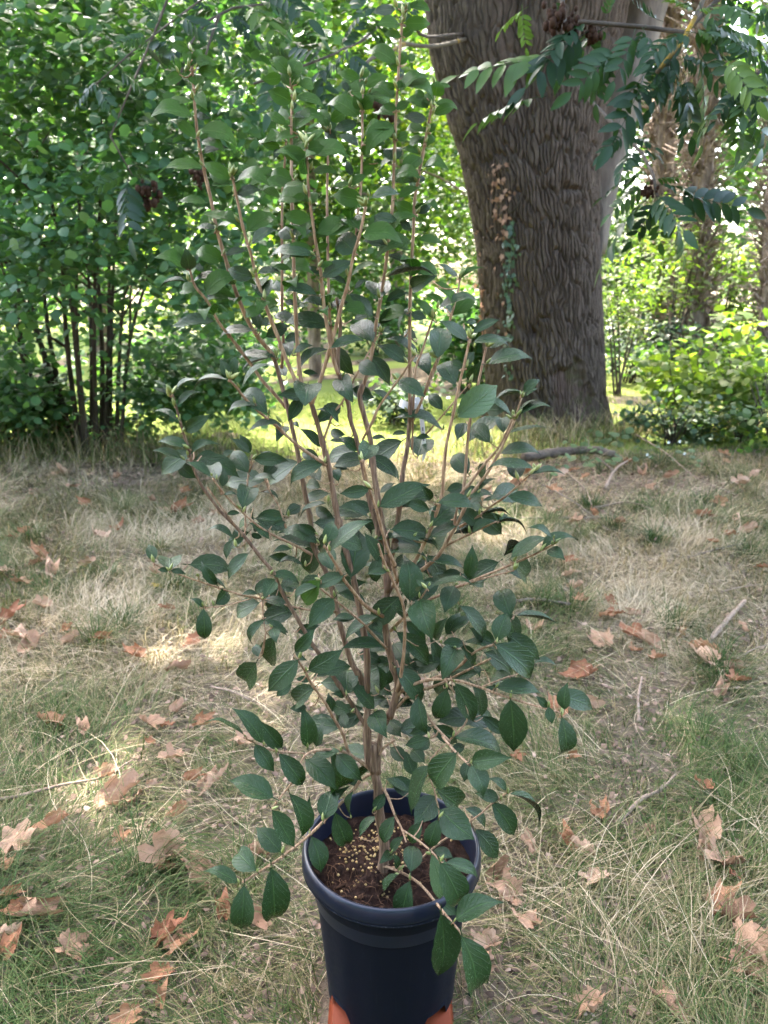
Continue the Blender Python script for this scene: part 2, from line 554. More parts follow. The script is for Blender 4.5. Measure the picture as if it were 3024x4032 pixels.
# limbs and the high crown
def limb(P, r0, r1, parent, mat='limb_bark', name='limb', sides=12, n=22):
    P = spline(np.array(P, float), n)
    return part(name, tube_mesh(name, P, np.linspace(r0, r1, n), M[mat], sides, .03), parent)
limb([(tree_x - .45, TY, 4.7), (tree_x - 1.0, TY - .1, 6.2), (tree_x - 2.2, TY - .9, 8.2), (tree_x - 3.6, TY - 1.8, 10.5)], .72, .12, old_tree)
limb([(tree_x + .35, TY, 4.7), (tree_x + .9, TY + .2, 6.4), (tree_x + 2.2, TY + .3, 8.6), (tree_x + 3.6, TY, 11)], .70, .12, old_tree)
limb([(tree_x, TY + .2, 5.0), (tree_x + .1, TY + .1, 7.5), (tree_x - .3, TY - .6, 10), (tree_x - .1, TY - 1.2, 13)], .60, .10, old_tree)
limb([(tree_x - .6, TY - .3, 5.4), (tree_x - 1.3, TY - 2.2, 6.9), (tree_x - 1.6, TY - 4.0, 8.2)], .26, .06, old_tree)
limb([(tree_x + .3, TY - .3, 5.4), (tree_x + .9, TY - 2.4, 6.7), (tree_x + 1.3, TY - 4.4, 7.6)], .26, .06, old_tree)
# second stem behind, seen to the right of the trunk
pts = [at_y(2330, 1000, TY + .75), at_y(2385, 620, TY + .75), at_y(2440, 380, TY + .7), at_y(2500, 100, TY + .7), at_y(2570, -250, TY + .7)]
limb(pts, .16, .34, old_tree, 'bark', 'stem')

def ellipsoid_clumps(n_cl, ctr, rad, shell=.55):
    d = unit(rng.normal(0, 1, (n_cl, 3)))
    r = (shell + (1 - shell) * rng.random(n_cl)) ** .8
    return np.asarray(ctr) + d * np.asarray(rad) * r[:, None]

def crown_leaves(clumps, per, spread, droop=-.3, facing=None, flat=.6):
    n = len(clumps) * per
    c = np.repeat(clumps, per, axis=0)
    off = rng.normal(0, 1, (n, 3)) * np.array([spread, spread, spread * flat])
    ax, nr = leaf_dirs(n, droop, .9, facing)
    return c + off, ax, nr

CROWN_C, CROWN_R = np.array([tree_x - 1.1, 6.5, 9.4]), np.array([6.2, 4.9, 3.2])
cl = ellipsoid_clumps(430, CROWN_C, CROWN_R, .25)
pos, ax, nr = crown_leaves(cl, 50, .50)
gap = np.zeros(len(pos), bool)  # leaves removed along sun rays, shaping the crown to throw dapples
svn = np.array(sv)
for gx_, gy_, gr_ in ((1080, 2330, .42), (450, 3160, .30), (2030, 2110, .40), (760, 2560, .28), (2480, 2000, .35), (300, 2250, .25), (1180, 2780, .26), (2700, 2900, .22)):
    q0 = at_z(gx_, gy_)
    dv_ = pos - q0
    dist = np.linalg.norm(dv_ - (dv_ @ svn)[:, None] * svn, axis=1)
    gap |= (dist < gr_) & (rng.random(len(pos)) < .93)
pos, ax, nr = pos[~gap], ax[~gap], nr[~gap]
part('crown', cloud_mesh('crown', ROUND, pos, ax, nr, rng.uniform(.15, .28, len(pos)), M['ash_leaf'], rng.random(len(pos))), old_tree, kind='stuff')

# pinnate ash leaves on the low boughs
def pinnate(npair=5, ll=.30, curve=.35):
    g = Geo()
    s = np.linspace(0, 1, 9)
    P = np.stack([s, 0 * s, .16 * s - curve * s ** 2 * .75], -1)
    g.tube(P, np.linspace(.007, .003, 9), 3)
    def leaflet(p, ang, ln, roll, dr):
        nu = 6
        u = np.linspace(0, 1, nu)
        hw = 0.5 * .40 * ln * np.sin(math.pi * u ** .85) ** .8 + .002
        d = np.array([math.cos(ang), math.sin(ang), dr])
        d = d / np.linalg.norm(d)
        sd = np.cross([0, 0, 1.0], d)
        sd = unit(sd + np.array([0, 0, roll]))
        nn = np.cross(d, sd)
        ctr = p + d * (u * ln)[:, None] - np.array([0, 0, 1]) * (.22 * ln * u ** 2)[:, None]
        V = np.stack([ctr + sd * hw[:, None] + nn * (.25 * hw)[:, None], ctr, ctr - sd * hw[:, None] + nn * (.25 * hw)[:, None]], 1).reshape(-1, 3)
        i = np.arange(nu - 1)
        F_ = np.vstack([np.stack([i * 3, i * 3 + 1, i * 3 + 4, i * 3 + 3], -1), np.stack([i * 3 + 1, i * 3 + 2, i * 3 + 5, i * 3 + 4], -1)])[:, ::-1]
        g.add(V, F_)
    for k in range(npair):
        f = .25 + .68 * k / npair
        p = np.array([f, 0, .16 * f - curve * f * f * .75])
        for sg in (-1, 1):
            leaflet(p, sg * rng.uniform(.75, 1.05), ll * rng.uniform(.85, 1.1) * (.8 + .3 * math.sin(math.pi * f)), rng.normal(0, .25), rng.normal(-.25, .15))
    leaflet(P[-1], rng.normal(0, .1), ll * 1.1, rng.normal(0, .2), -.35)
    return g
PINN = [pinnate(int(k), float(l), float(c)).mesh('ash_leaf', M['ash_leaf_single']) for k, l, c in ((6, .27, .30), (5, .31, .45), (5, .28, .55), (6, .25, .2))]
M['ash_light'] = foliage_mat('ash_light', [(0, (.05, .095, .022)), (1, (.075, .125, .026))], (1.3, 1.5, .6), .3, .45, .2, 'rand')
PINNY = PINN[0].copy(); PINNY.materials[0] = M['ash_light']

C5 = lambda x, y: (1600 + x / 1.1643, y / 1.1643)        # crop used while tracing the right-hand boughs
def bough(route, Y0, Y1, r0, r1, mat='limb_bark', outside=None):
    P = [at_y(*q, Y0 + (Y1 - Y0) * k / max(1, len(route) - 1)) for k, q in enumerate(route)]
    if outside is not None:
        P = P + [np.array(q, float) for q in outside]
    P = spline(np.array(P), 26)
    o = part('branch', tube_mesh('branch', P, np.linspace(r0, r1, 26), M[mat], 7, .05), old_tree)
    return o, P
def ash_leaf(par, b, e, Y, nrm=(0, -.5, .8), me=None, dY=None):
    B = at_y(*b, Y)
    T = at_y(*e, Y + (rng.normal(-.05, .10) if dY is None else dY))
    d = T - B
    return place(me or PINN[int(rng.integers(4))], 'leaf', par, B, d, np.array(nrm) + rng.normal(0, .6, 3), float(np.linalg.norm(d)) * 1.02)

def place(me, name, parent, pos, axis, nrm, size, label=None):
    a_, s_, n_ = frames(np.asarray(axis, float)[None], np.asarray(nrm, float)[None])
    q, l = parent, Vector((0, 0, 0))
    while q is not None:
        l += Vector(q.location)
        q = q.parent
    o = link(name, me, parent, label)
    o.matrix_local = Matrix([[a_[0][i] * size, s_[0][i] * size, n_[0][i] * size, pos[i] - l[i]] for i in range(3)] + [[0, 0, 0, 1]])
    return o

hang = [(2.5, 4.2, 3.9), (2.3, 6.2, 5.0), (tree_x + .4, TY - .7, 5.1)]
b1, P1 = bough([C5(790, 100), C5(1050, 125), C5(1210, 95), C5(1300, 125)], 3.4, 3.6, .008, .03, 'limb_bark', hang)
b2, P2_ = bough([C5(1150, 330), C5(1220, 260), C5(1290, 150), C5(1345, 60), C5(1380, -60)], 3.2, 3.6, .008, .026, 'lichen_bark', [(2.2, 4.4, 4.1), (2.4, 6.4, 5.2), (tree_x + .5, TY - .6, 5.2)])
b3, P3_ = bough([C5(1150, 900), C5(1130, 800), C5(1080, 700), C5(1000, 620), C5(900, 520), C5(820, 430), C5(760, 300)], 3.3, 4.6, .006, .026, 'limb_bark', [at_y(2230, -150, 5.6), (tree_x + .1, TY - .7, 5.0)])
b4, P4_ = bough([C5(1500, 420), C5(1600, 330), C5(1720, 220)], 2.9, 3.2, .006, .014, 'limb_bark', [(2.2, 3.9, 3.6), (2.5, 6.0, 4.9), (tree_x + .6, TY - .5, 5.1)])
RL1 = [(760, 270, 245, 350), (640, 440, 325, 540), (700, -20, 680, 120), (860, 130, 560, 330), (1000, 200, 760, 420), (900, 160, 870, 470), (1080, 125, 1170, 330),
       (950, 110, 700, 250), (850, 100, 620, 200), (1050, 130, 980, 330), (1180, 100, 1050, 20), (900, 100, 960, -60), (1100, 110, 1040, 260)]
for q in RL1:
    ash_leaf(b1, C5(*q[:2]), C5(*q[2:]), 3.45)
RL2 = [(1100, 330, 960, 520), (1200, 290, 1290, 430), (1270, 330, 1320, 590), (1330, 200, 1450, 450), (1340, 100, 1640, 250), (1400, 20, 1640, 60), (1290, 150, 1120, 210),
       (1250, 220, 1130, 460), (1180, 300, 1080, 430), (1300, 120, 1450, 200), (1230, 250, 1380, 330), (1360, 30, 1480, 150), (1330, 60, 1200, -20)]
for q in RL2:
    ash_leaf(b2, C5(*q[:2]), C5(*q[2:]), 3.25)
    j_ = rng.normal(0, 60, 4)
    ash_leaf(b2, C5(q[0] + j_[0] * .4, q[1] + j_[1] * .4), C5(q[2] + j_[2] * 1.3, q[3] + j_[3] * 1.3), 3.37)
RL4 = [(1500, 420, 1520, 680), (1600, 330, 1650, 560), (1640, 560, 1540, 740), (1450, 250, 1600, 450), (1520, 200, 1700, 330), (1560, 120, 1720, 80), (1540, 380, 1430, 520), (1650, 420, 1740, 640), (1600, 280, 1480, 150)]
for q in RL4:
    ash_leaf(b4, C5(*q[:2]), C5(*q[2:]), 2.95)
    j_ = rng.normal(0, 60, 4)
    ash_leaf(b4, C5(q[0] + j_[0] * .4, q[1] + j_[1] * .4), C5(q[2] + j_[2] * 1.3, q[3] + j_[3] * 1.3), 3.0700000000000003)
RL3 = [(1000, 610, 900, 700), (1060, 680, 980, 790), (1060, 690, 1180, 700), (1110, 800, 900, 850), (1130, 850, 1330, 850), (1150, 890, 1060, 1100), (1170, 890, 1560, 950), (1150, 880, 860, 1130),
       (1180, 900, 1290, 1165), (1000, 620, 1040, 555), (1150, 880, 1160, 1110), (1120, 830, 1260, 800), (1120, 840, 930, 960), (1010, 630, 1140, 650), (1140, 880, 1250, 1010)]
for q in RL3:
    ash_leaf(b3, C5(*q[:2]), C5(*q[2:]), 3.35)
for q in ((530, 20, 545, 215), (560, 30, 430, 130), (1290, 60, 1500, 20)):
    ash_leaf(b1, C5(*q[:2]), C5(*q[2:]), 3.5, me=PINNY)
# boughs on the left of the trunk, one crusted with yellow lichen
BT = lambda x, y: (1300 + x / TS0, y / TS0)
TS0 = 1659 / 800.0
b5, P5_ = bough([BT(235, 610), BT(330, 480), BT(470, 440), BT(600, 360), BT(700, 370), BT(870, 375)], 4.3, 6.2, .009, .02, 'lichen_bark', [at_y(1850, 150, TY)])
b6, P6_ = bough([(1000, 330), (1300, 220), BT(100, 400), BT(250, 340), BT(400, 210), BT(480, 190), BT(700, 230), BT(790, 300)], 3.9, 6.6, .005, .016, 'limb_bark', [at_y(1850, 130, TY)])
b7, P7_ = bough([(700, 330), (745, 178), (802, 96), (870, 48), (995, 0), (1150, -120)], 4.4, 5.2, .006, .018, 'limb_bark', [(-.8, 7.0, 5.6), (tree_x - .9, TY - .4, 5.9)])
b8, P8_ = bough([(810, 220), (830, 150), (862, 62)], 4.5, 4.6, .005, .009, 'limb_bark')
b9, P9_ = bough([(380, 330), (560, 170), (760, 20), (900, -150)], 4.2, 4.9, .004, .013, 'limb_bark', [(-.9, 6.8, 5.5), (tree_x - .9, TY - .3, 5.8)])
LL = [(1330, 215, 1230, 330), (1300, 220, 1140, 160), (1420, 150, 1560, 80), (1500, 100, 1340, 30), (1180, 260, 1040, 200), (1060, 310, 930, 250), (1240, 240, 1300, 420), (1400, 170, 1290, 280),
      (1360, 200, 1480, 300), (1100, 290, 1060, 440), (1450, 100, 1400, -40), (1550, 95, 1640, 20), (1250, 230, 1180, 90), (1330, 210, 1420, 60), (1000, 330, 880, 380), (1130, 280, 1230, 330), (1010, 325, 1110, 420)]
for q in LL:
    ash_leaf(b6, q[:2], q[2:], rng.uniform(4.0, 4.6))
for q in [(1430, 260, 1330, 370), (1470, 225, 1420, 360), (1530, 210, 1480, 130), (1445, 240, 1390, 180), (1560, 195, 1600, 300)]:
    ash_leaf(b5, q[:2], q[2:], rng.uniform(4.4, 5))
for q in [(880, 40, 720, 60), (960, 20, 1100, 90), (820, 80, 900, 190), (760, 160, 640, 240), (1000, 0, 1140, 40), (900, 40, 1000, 140), (745, 180, 760, 320), (990, 0, 940, 110), (850, 60, 760, 0), (1050, -40, 1200, 30)]:
    ash_leaf(b7, q[:2], q[2:], rng.uniform(4.4, 5))
for q in [(400, 310, 300, 400), (500, 220, 420, 120), (560, 170, 680, 240), (640, 110, 560, 20), (700, 60, 820, 120), (450, 270, 560, 340), (380, 330, 440, 430), (600, 140, 480, 170)]:
    ash_leaf(b9, q[:2], q[2:], rng.uniform(4.2, 4.7))
# an ash spray hanging in front of the hazel
b10, P10_ = bough([(520, 690), (470, 640), (430, 560), (500, 380), (600, 150), (680, -100)], 4.6, 4.8, .005, .02, 'limb_bark', [(-1.2, 6.6, 5.4), (tree_x - .9, TY - .3, 5.6)])
for q in [(500, 680, 380, 740), (520, 690, 640, 760), (500, 670, 560, 620), (510, 690, 480, 900), (470, 640, 380, 640), (520, 690, 590, 700)]:
    ash_leaf(b10, q[:2], q[2:], 4.6)
# dark clusters of old seeds on the boughs
m, n, out = new_mat('old_seed')
t1 = tex_noise(n, 90, 4)
principled(n, out, mixc(n, t1.outputs[0], (.010, .006, .004), (.045, .022, .012)), .9, .1)
M['seed'] = m
def seed_cluster(par, p, r):
    g = Geo()
    for k in range(26):
        d = rng.normal(0, .45, 3)
        g.add(ico0 * r * rng.uniform(.16, .34) * np.array([1, 1, 1.5]) + p + d * r, None, icf0)
    part('seed_cluster', g.mesh('seed_cluster', M['seed']), par)
ph_ = (1 + 5 ** .5) / 2
ico0 = unit(np.array([[-1, ph_, 0], [1, ph_, 0], [-1, -ph_, 0], [1, -ph_, 0], [0, -1, ph_], [0, 1, ph_], [0, -1, -ph_], [0, 1, -ph_], [ph_, 0, -1], [ph_, 0, 1], [-ph_, 0, -1], [-ph_, 0, 1]]))
icf0 = np.array([[0, 11, 5], [0, 5, 1], [0, 1, 7], [0, 7, 10], [0, 10, 11], [1, 5, 9], [5, 11, 4], [11, 10, 2], [10, 7, 6], [7, 1, 8], [3, 9, 4], [3, 4, 2], [3, 2, 6], [3, 6, 8], [3, 8, 9], [4, 9, 5], [2, 4, 11], [6, 2, 10], [8, 6, 7], [9, 8, 1]])
for bo, q, Y, r in ((b1, C5(670, 75), 3.45, .05), (b1, C5(760, 110), 3.45, .045), (b1, C5(860, 160), 3.45, .04), (b10, (590, 765), 4.6, .07), (b3, C5(1110, 880), 3.35, .03), (b5, BT(430, 900), 4.9, .06), (b9, (780, 700), 5.0, .05)):
    seed_cluster(bo, at_y(*q, Y), r)

# ivy on the trunk: dead brown above, green below
def on_trunk(px, py, lift=.03):
    p = at_y(px, py, TY - .6)
    c_, r_ = np.interp(p[2], tz, tc), np.interp(p[2], tz, tr_)
    q = np.clip((p[0] - c_) / r_, -.98, .98)
    k_ = (.66 / max(r_, .6)) ** .75
    th_ = -math.acos(q) if False else None
    yy = TY - math.sqrt(1 - q * q) * (r_ * k_ + lift)
    p = at_y(px, py, yy)
    return p, np.array([q, -math.sqrt(1 - q * q), .15])
IVY = (np.array([[0, 0, 0], [-.12, .34, .02], [.28, .30, .03], [.45, .46, -.02], [.55, .17, .03], [1, 0, -.08], [.55, -.17, .03], [.45, -.46, -.02], [.28, -.30, .03], [-.12, -.34, .02], [.3, 0, .0]]),
       np.array([[10, 0, 9], [10, 1, 0], [10, 2, 1], [10, 3, 2], [10, 4, 3], [10, 5, 4], [10, 6, 5], [10, 7, 6], [10, 8, 7], [10, 9, 8]]))
ivy_me = make_mesh('ivy_leaf', IVY[0], IVY[1][:, ::-1], M['ivy_leaf_single'])
dead_me = make_mesh('dead_ivy_leaf', IVY[0] * np.array([1, .8, 1]) + np.array([0, 0, 1]) * (.5 * IVY[0][:, 1:2] ** 2), IVY[1][:, ::-1], M['dead_ivy'])
vine_g = thing('ivy_vine', tuple(float(v) for v in on_trunk(1990, 1300)[0]), 'green ivy creeping up the left side of the old trunk', 'ivy')
vine_d = thing('dead_ivy_vine', tuple(float(v) for v in on_trunk(1930, 900)[0]), 'withered brown ivy clinging to the old trunk above the green ivy', 'ivy')
for route, vn in (([(2000, 1480), (1995, 1300), (2010, 1100), (2020, 880), (2030, 820)], vine_g), ([(1960, 1480), (1980, 1280), (1990, 1120)], vine_g),
                  ([(1930, 1250), (1925, 1000), (1935, 850), (1960, 740), (2030, 600)], vine_d), ([(1930, 860), (2020, 830), (2060, 760), (2090, 700)], vine_d), ([(1945, 1150), (1925, 950)], vine_d), ([(1905, 1300), (1915, 1050), (1900, 900)], vine_d)):
    P = spline(np.array([on_trunk(x, y, .025)[0] for x, y in route]), 18)
    part('vine_stem', tube_mesh('vine_stem', P, np.linspace(.012, .005, 18), M['hazel_bark'], 5, .1), vn)
for k in range(150):
    t = rng.random()
    py = 1500 - 640 * t
    px = 1985 + 25 * t + rng.normal(0, 26 * (1 - .55 * t))
    p, nn = on_trunk(px, py, .04)
    place(ivy_me, 'leaf', vine_g, p, np.array([rng.normal(0, .5), -.2, -1]), nn + rng.normal(0, .3, 3), rng.uniform(.035, .065))
for k in range(140):
    t = rng.random()
    py = 640 + 680 * t
    px = 1935 + 25 * math.sin(t * 6) + rng.normal(0, 30) + (35 * max(0, .25 - t))
    p, nn = on_trunk(px, py, .05)
    place(dead_me, 'leaf', vine_d, p, np.array([rng.normal(0, .6), -.3, -.8]), nn + rng.normal(0, .5, 3), rng.uniform(.04, .085))
# a dead split strip hanging down the right edge of the trunk
pts = [at_y(2345, 520, TY - .1), at_y(2352, 700, TY - .15), at_y(2362, 900, TY - .18), at_y(2350, 1050, TY - .3), at_y(2343, 1140, TY - .35)]
strip = tube_mesh('dead_stem', spline(np.array(pts), 20), np.linspace(.03, .045, 20), M['limb_bark'], 7, .12)
part('dead_stem', strip, old_tree, 'thin dead stem hanging down the edge of the trunk')

# ------------------------------------------------------------------ hazel shrub on the left
HZ = at_z(390, 1790)
hazel = thing('hazel_shrub', (float(HZ[0]), float(HZ[1]), 0), 'large leafy hazel shrub with many dark stems at the lawn edge', 'shrub')
hz_tips = []
stem_px = [((150, 1700), (60, 1250), (-60, 800)), ((200, 1760), (80, 1300), (10, 900)), ((250, 1770), (160, 1350), (60, 950)), ((290, 1780), (190, 1300), (150, 800)), ((320, 1785), (260, 1300), (230, 600)),
           ((350, 1785), (300, 1250), (330, 500)), ((380, 1790), (370, 1250), (400, 700)), ((400, 1790), (400, 1300), (360, 800)), ((430, 1790), (440, 1250), (470, 600)), ((455, 1785), (480, 1250), (560, 700)),
           ((470, 1780), (520, 1300), (700, 800)), ((300, 1780), (120, 1250), (-150, 700)), ((360, 1785), (340, 1000), (180, 250)), ((410, 1788), (430, 1000), (380, 200)), ((340, 1780), (260, 1050), (60, 300))]
for k, (a_, b_, c_) in enumerate(stem_px):
    dy = rng.uniform(-.35, .35)
    P = spline(np.array([at_z(a_[0], a_[1] + rng.uniform(-10, 25)) + np.array([0, 0, -.05]), at_y(*b_, HZ[1] + dy), at_y(*c_, HZ[1] + 2.5 * dy)]), 16)
    part('stem', tube_mesh('stem', P, np.linspace(rng.uniform(.018, .034), .008, 16), M['hazel_bark'], 7, .06), hazel)
    for q in range(2):
        f = rng.uniform(.4, .9)
        p0 = P[int(f * 15)]
        p1 = p0 + np.array([rng.normal(0, .6), rng.normal(-.5, .5), rng.uniform(.1, .9)])
        p1m = (p0 + p1) / 2 + np.array([0, 0, .12])
        part('branch', tube_mesh('branch', spline(np.array([p0, p1m, p1]), 8), np.linspace(.014, .004, 8), M['hazel_bark'], 5), hazel)
# leafy sprays: sprays lie in flat layers, thinner low down
cls = []
for k in range(500):
    px, py = rng.uniform(-350, 1180), rng.uniform(-350, 1480)
    lim = 1180 - 330 * max(0, (py - 300) / 900) if py < 1200 else 850 + .35 * (py - 1200)
    if px > lim:
        continue
    if py > 1150 and 60 < px < 620 and rng.random() < .86:
        continue
    Y = HZ[1] + rng.uniform(-1.7, 1.6)
    cls.append(at_y(px, py, Y))
for k in range(60):                                        # low branches reaching over the lawn
    px = rng.uniform(520, 1010)
    py = rng.uniform(1380, 1640) - .10 * (px - 560)
    cls.append(at_y(px, py, HZ[1] + rng.uniform(-.2, 1.3)))
for k in range(34):                                        # left edge near the ground
    cls.append(at_y(rng.uniform(-300, 150), rng.uniform(1250, 1640), HZ[1] + rng.uniform(-.6, .8)))
cls = np.array(cls)
per = 62
pos, ax, nr = crown_leaves(cls, per, .19, -.35, (0, -.35, 0), .5)
sz = rng.uniform(.048, .10, len(pos))
ti = np.clip(np.repeat(rng.normal(.45, .18, len(cls)), per) + rng.normal(0, .18, len(pos)), 0, 1)
px, py, dp = project(pos)
inview = (px > -50) & (px < 3074) & (py > -50) & (py < 4000)
score = np.where(inview, sz / dp, 0)
nearest = np.argsort(-score)[:300]
keep = np.ones(len(pos), bool)
keep[nearest] = False
part('foliage', cloud_mesh('foliage', ROUND, pos[keep], ax[keep], nr[keep], sz[keep], M['hazel_leaf'], ti[keep]), hazel, kind='stuff')
hz_leaf = make_mesh('hazel_leaf', ROUND[0], ROUND[1], M['hazel_leaf_single'])
for k in nearest:
    place(hz_leaf, 'leaf', hazel, pos[k], ax[k], nr[k], float(sz[k]))

# ------------------------------------------------------------------ trees and shrubs beyond
def tree(name, label, x, y, h, crown_c, crown_r, ncl, per, size, mat, trunk_r=.14, spread=.5, cat='tree', group=None, bark='far_bark', lean=0.0, nleaf=0, tmpl=ROUND):
    o = thing(name, (x, y, 0), label, cat, group)
    P = spline(np.array([[x, y, -.1], [x + lean * .4, y, h * .4], [x + lean, y, h * .85]]), 12)
    part('trunk', tube_mesh('trunk', P, np.linspace(trunk_r, trunk_r * .35, 12), M[bark], 9, .04), o)
    for q in range(4):
        p0 = P[int(rng.integers(4, 11))]
        p1 = p0 + np.array([rng.normal(0, 1), rng.normal(0, .7), rng.uniform(.2, .9)]) * np.mean(crown_r) * .45
        part('branch', tube_mesh('branch', spline(np.array([p0, (p0 + p1) / 2 + np.array([0, 0, .15]), p1]), 7), np.linspace(trunk_r * .3, .01, 7), M[bark], 6), o)
    cl = ellipsoid_clumps(ncl, crown_c, crown_r, .3)
    pos, ax, nr = crown_leaves(cl, per, spread)
    sz = rng.uniform(size * .7, size * 1.3, len(pos))
    ti = np.clip(np.repeat(rng.normal(.5, .2, ncl), per) + rng.normal(0, .15, len(pos)), 0, 1)
    part('crown', cloud_mesh('crown', tmpl, pos, ax, nr, sz, M[mat], ti), o, kind='stuff')
    return o
tree('lawn_tree', 'broad leafy tree standing on the lawn behind the hazel', -5.6, 15.5, 9, (-5.6, 15.5, 4.6), (3.0, 1.8, 4.4), 150, 50, .14, 'far_leaf', .2, .5)
tree('lawn_tree', 'drooping yellow-green tree over the lawn behind the camellia', -1.2, 13.6, 7, (-1.0, 13.3, 3.95), (2.3, 1.3, 3.3), 200, 54, .11, 'mixed_leaf', .12, .36)
tree('lawn_tree', 'slender feathery yellow-green tree just left of the old ash', 1.55, 12.6, 7, (1.4, 12.6, 3.4), (1.15, 1.1, 2.9), 100, 50, .11, 'yellow_leaf', .08, .36, tmpl=LANCE)
tree('lawn_tree', 'dark dense tree at the back of the lawn behind the drooping one', .3, 18.5, 10, (.2, 18.5, 5.0), (3.6, 1.8, 4.6), 190, 50, .15, 'mixed_leaf', .2, .55)
tree('woodland_tree', 'tall rounded tree at the far edge of the lawn', -8.5, 24, 14, (-8.5, 24, 7), (5, 4, 6.5), 150, 44, .26, 'far_leaf', .3, .8)
tree('woodland_tree', 'spreading tree far beyond the lawn, seen through the hazel stems', -2.5, 27, 14, (-2.5, 27, 7.5), (5, 4, 6.5), 150, 44, .27, 'far_leaf', .3, .8)
tree('woodland_tree', 'pale distant tree rising behind the old ash trunk', 4.5, 27, 15, (4.5, 27, 8.2), (4.6, 4, 6.0), 105, 40, .27, 'far_leaf', .3, .8)
tree('woodland_tree', 'distant leafy tree behind the ivy-clad trunks', 9.5, 25, 15, (9.8, 25, 7.5), (4.6, 4, 6.5), 130, 44, .26, 'far_leaf', .3, .8)
tree('woodland_tree', 'dense tree at the right end of the far wood', 15.5, 27, 15, (15.5, 27, 7), (5, 4, 6.8), 130, 44, .28, 'far_leaf', .3, .8)
tree('woodland_tree', 'dense tree at the left end of the far wood', -15, 27, 15, (-15, 27, 7), (5.5, 4, 6.8), 130, 44, .28, 'far_leaf', .3, .8)
# ivy-clad trunks on the right
def ivy_trunk(label, route, Y, r0, r1, leaves, crown):
    P = spline(np.array([at_z(route[0][0], 1560) * 0 + np.array([at_y(*route[0], Y)[0], Y, -.1])] + [at_y(*q, Y) for q in route[1:]]), 30)
    o = thing('ivy_clad_tree', tuple(float(v) for v in P[0]), label, 'tree', None)
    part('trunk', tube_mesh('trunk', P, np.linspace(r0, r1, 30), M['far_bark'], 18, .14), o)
    g = Geo()
    for k in range(900):
        i = int(rng.integers(1, 28))
        f = rng.random()
        c_ = P[i] * (1 - f) + P[i + 1] * f
        a_ = rng.uniform(0, 6.28)
        rr_ = r0 + (r1 - r0) * i / 30
        d0 = np.array([math.cos(a_), math.sin(a_), 0])
        p0 = c_ + d0 * rr_ * .9
        p1 = p0 + d0 * rng.uniform(.03, .22) + np.array([0, 0, rng.uniform(-.15, .3)])
        p2 = p1 + d0 * rng.uniform(.0, .30) + np.array([rng.normal(0, .08), rng.normal(0, .08), rng.uniform(-.15, .25)])
        g.tube(np.array([p0, p1, p2]), [.017, .013, .006], 4)
    part('dead_ivy_twigs', g.mesh('dead_ivy_twigs', M['far_bark']), o, 'bristling dead ivy twigs', 'stuff')
    if crown is not None:
        cl = ellipsoid_clumps(70, crown[0], crown[1], .3)
        pos, ax, nr = crown_leaves(cl, 40, .6)
        part('crown', cloud_mesh('crown', ROUND, pos, ax, nr, rng.uniform(.12, .22, len(pos)), M['far_leaf'], rng.random(len(pos))), o, kind='stuff')
    return o
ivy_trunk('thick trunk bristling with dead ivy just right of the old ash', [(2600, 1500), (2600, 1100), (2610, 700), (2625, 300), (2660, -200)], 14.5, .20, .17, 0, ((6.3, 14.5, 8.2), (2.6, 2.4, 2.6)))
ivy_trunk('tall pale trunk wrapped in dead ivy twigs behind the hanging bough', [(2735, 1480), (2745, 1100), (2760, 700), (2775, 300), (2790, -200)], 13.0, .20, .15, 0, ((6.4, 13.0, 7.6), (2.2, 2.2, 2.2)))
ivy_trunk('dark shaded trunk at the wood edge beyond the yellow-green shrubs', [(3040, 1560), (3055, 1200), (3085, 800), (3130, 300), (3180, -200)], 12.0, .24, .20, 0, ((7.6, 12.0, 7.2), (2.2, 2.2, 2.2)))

def shrub(name, label, x, y, h, rx, ry, ncl, per, size, mat, spread=.14, nst=7, z0=.0, cat='shrub', group=None, tmpl=ROUND, single=None, nsingle=0, smat='hazel_bark'):
    z = float(gz(x, y))
    o = thing(name, (x, y, z), label, cat, group)
    for k in range(nst):
        a_ = rng.uniform(0, 6.28)
        tip = np.array([x + rx * .75 * math.cos(a_) * rng.uniform(.3, 1), y + ry * .75 * math.sin(a_), z + h * rng.uniform(.7, 1.0)])
        P = spline(np.array([[x + rng.normal(0, .06), y + rng.normal(0, .06), z - .04], [(x + tip[0]) / 2 + rng.normal(0, .04), (y + tip[1]) / 2, z + h * .45], tip]), 9)
        part('stem', tube_mesh('stem', P, np.linspace(.011, .003, 9) * (1 + h * .25), M[smat], 5), o)
    cl = ellipsoid_clumps(ncl, (x, y, z + z0 + (h - z0) * .52), (rx, ry, (h - z0) * .5), .2)
    pos, ax, nr = crown_leaves(cl, per, spread)
    pos[:, 2] = np.maximum(pos[:, 2], z + .02)
    sz = rng.uniform(size * .7, size * 1.3, len(pos))
    ti = np.clip(np.repeat(rng.normal(.5, .2, ncl), per) + rng.normal(0, .15, len(pos)), 0, 1)
    keep = np.ones(len(pos), bool)
    if single and nsingle:
        pxx, pyy, dd = project(pos)
        scq = np.where((pxx > 0) & (pxx < 3024) & (pyy > 0), sz / dd, 0)
        sel = np.argsort(-scq)[:nsingle]
        keep[sel] = False
        me = make_mesh('leaf', tmpl[0], tmpl[1], M[single])
        for k in sel:
            place(me, 'leaf', o, pos[k], ax[k], nr[k], float(sz[k]))
    part('foliage', cloud_mesh('foliage', tmpl, pos[keep], ax[keep], nr[keep], sz[keep], M[mat], ti[keep]), o, kind='stuff')
    return o
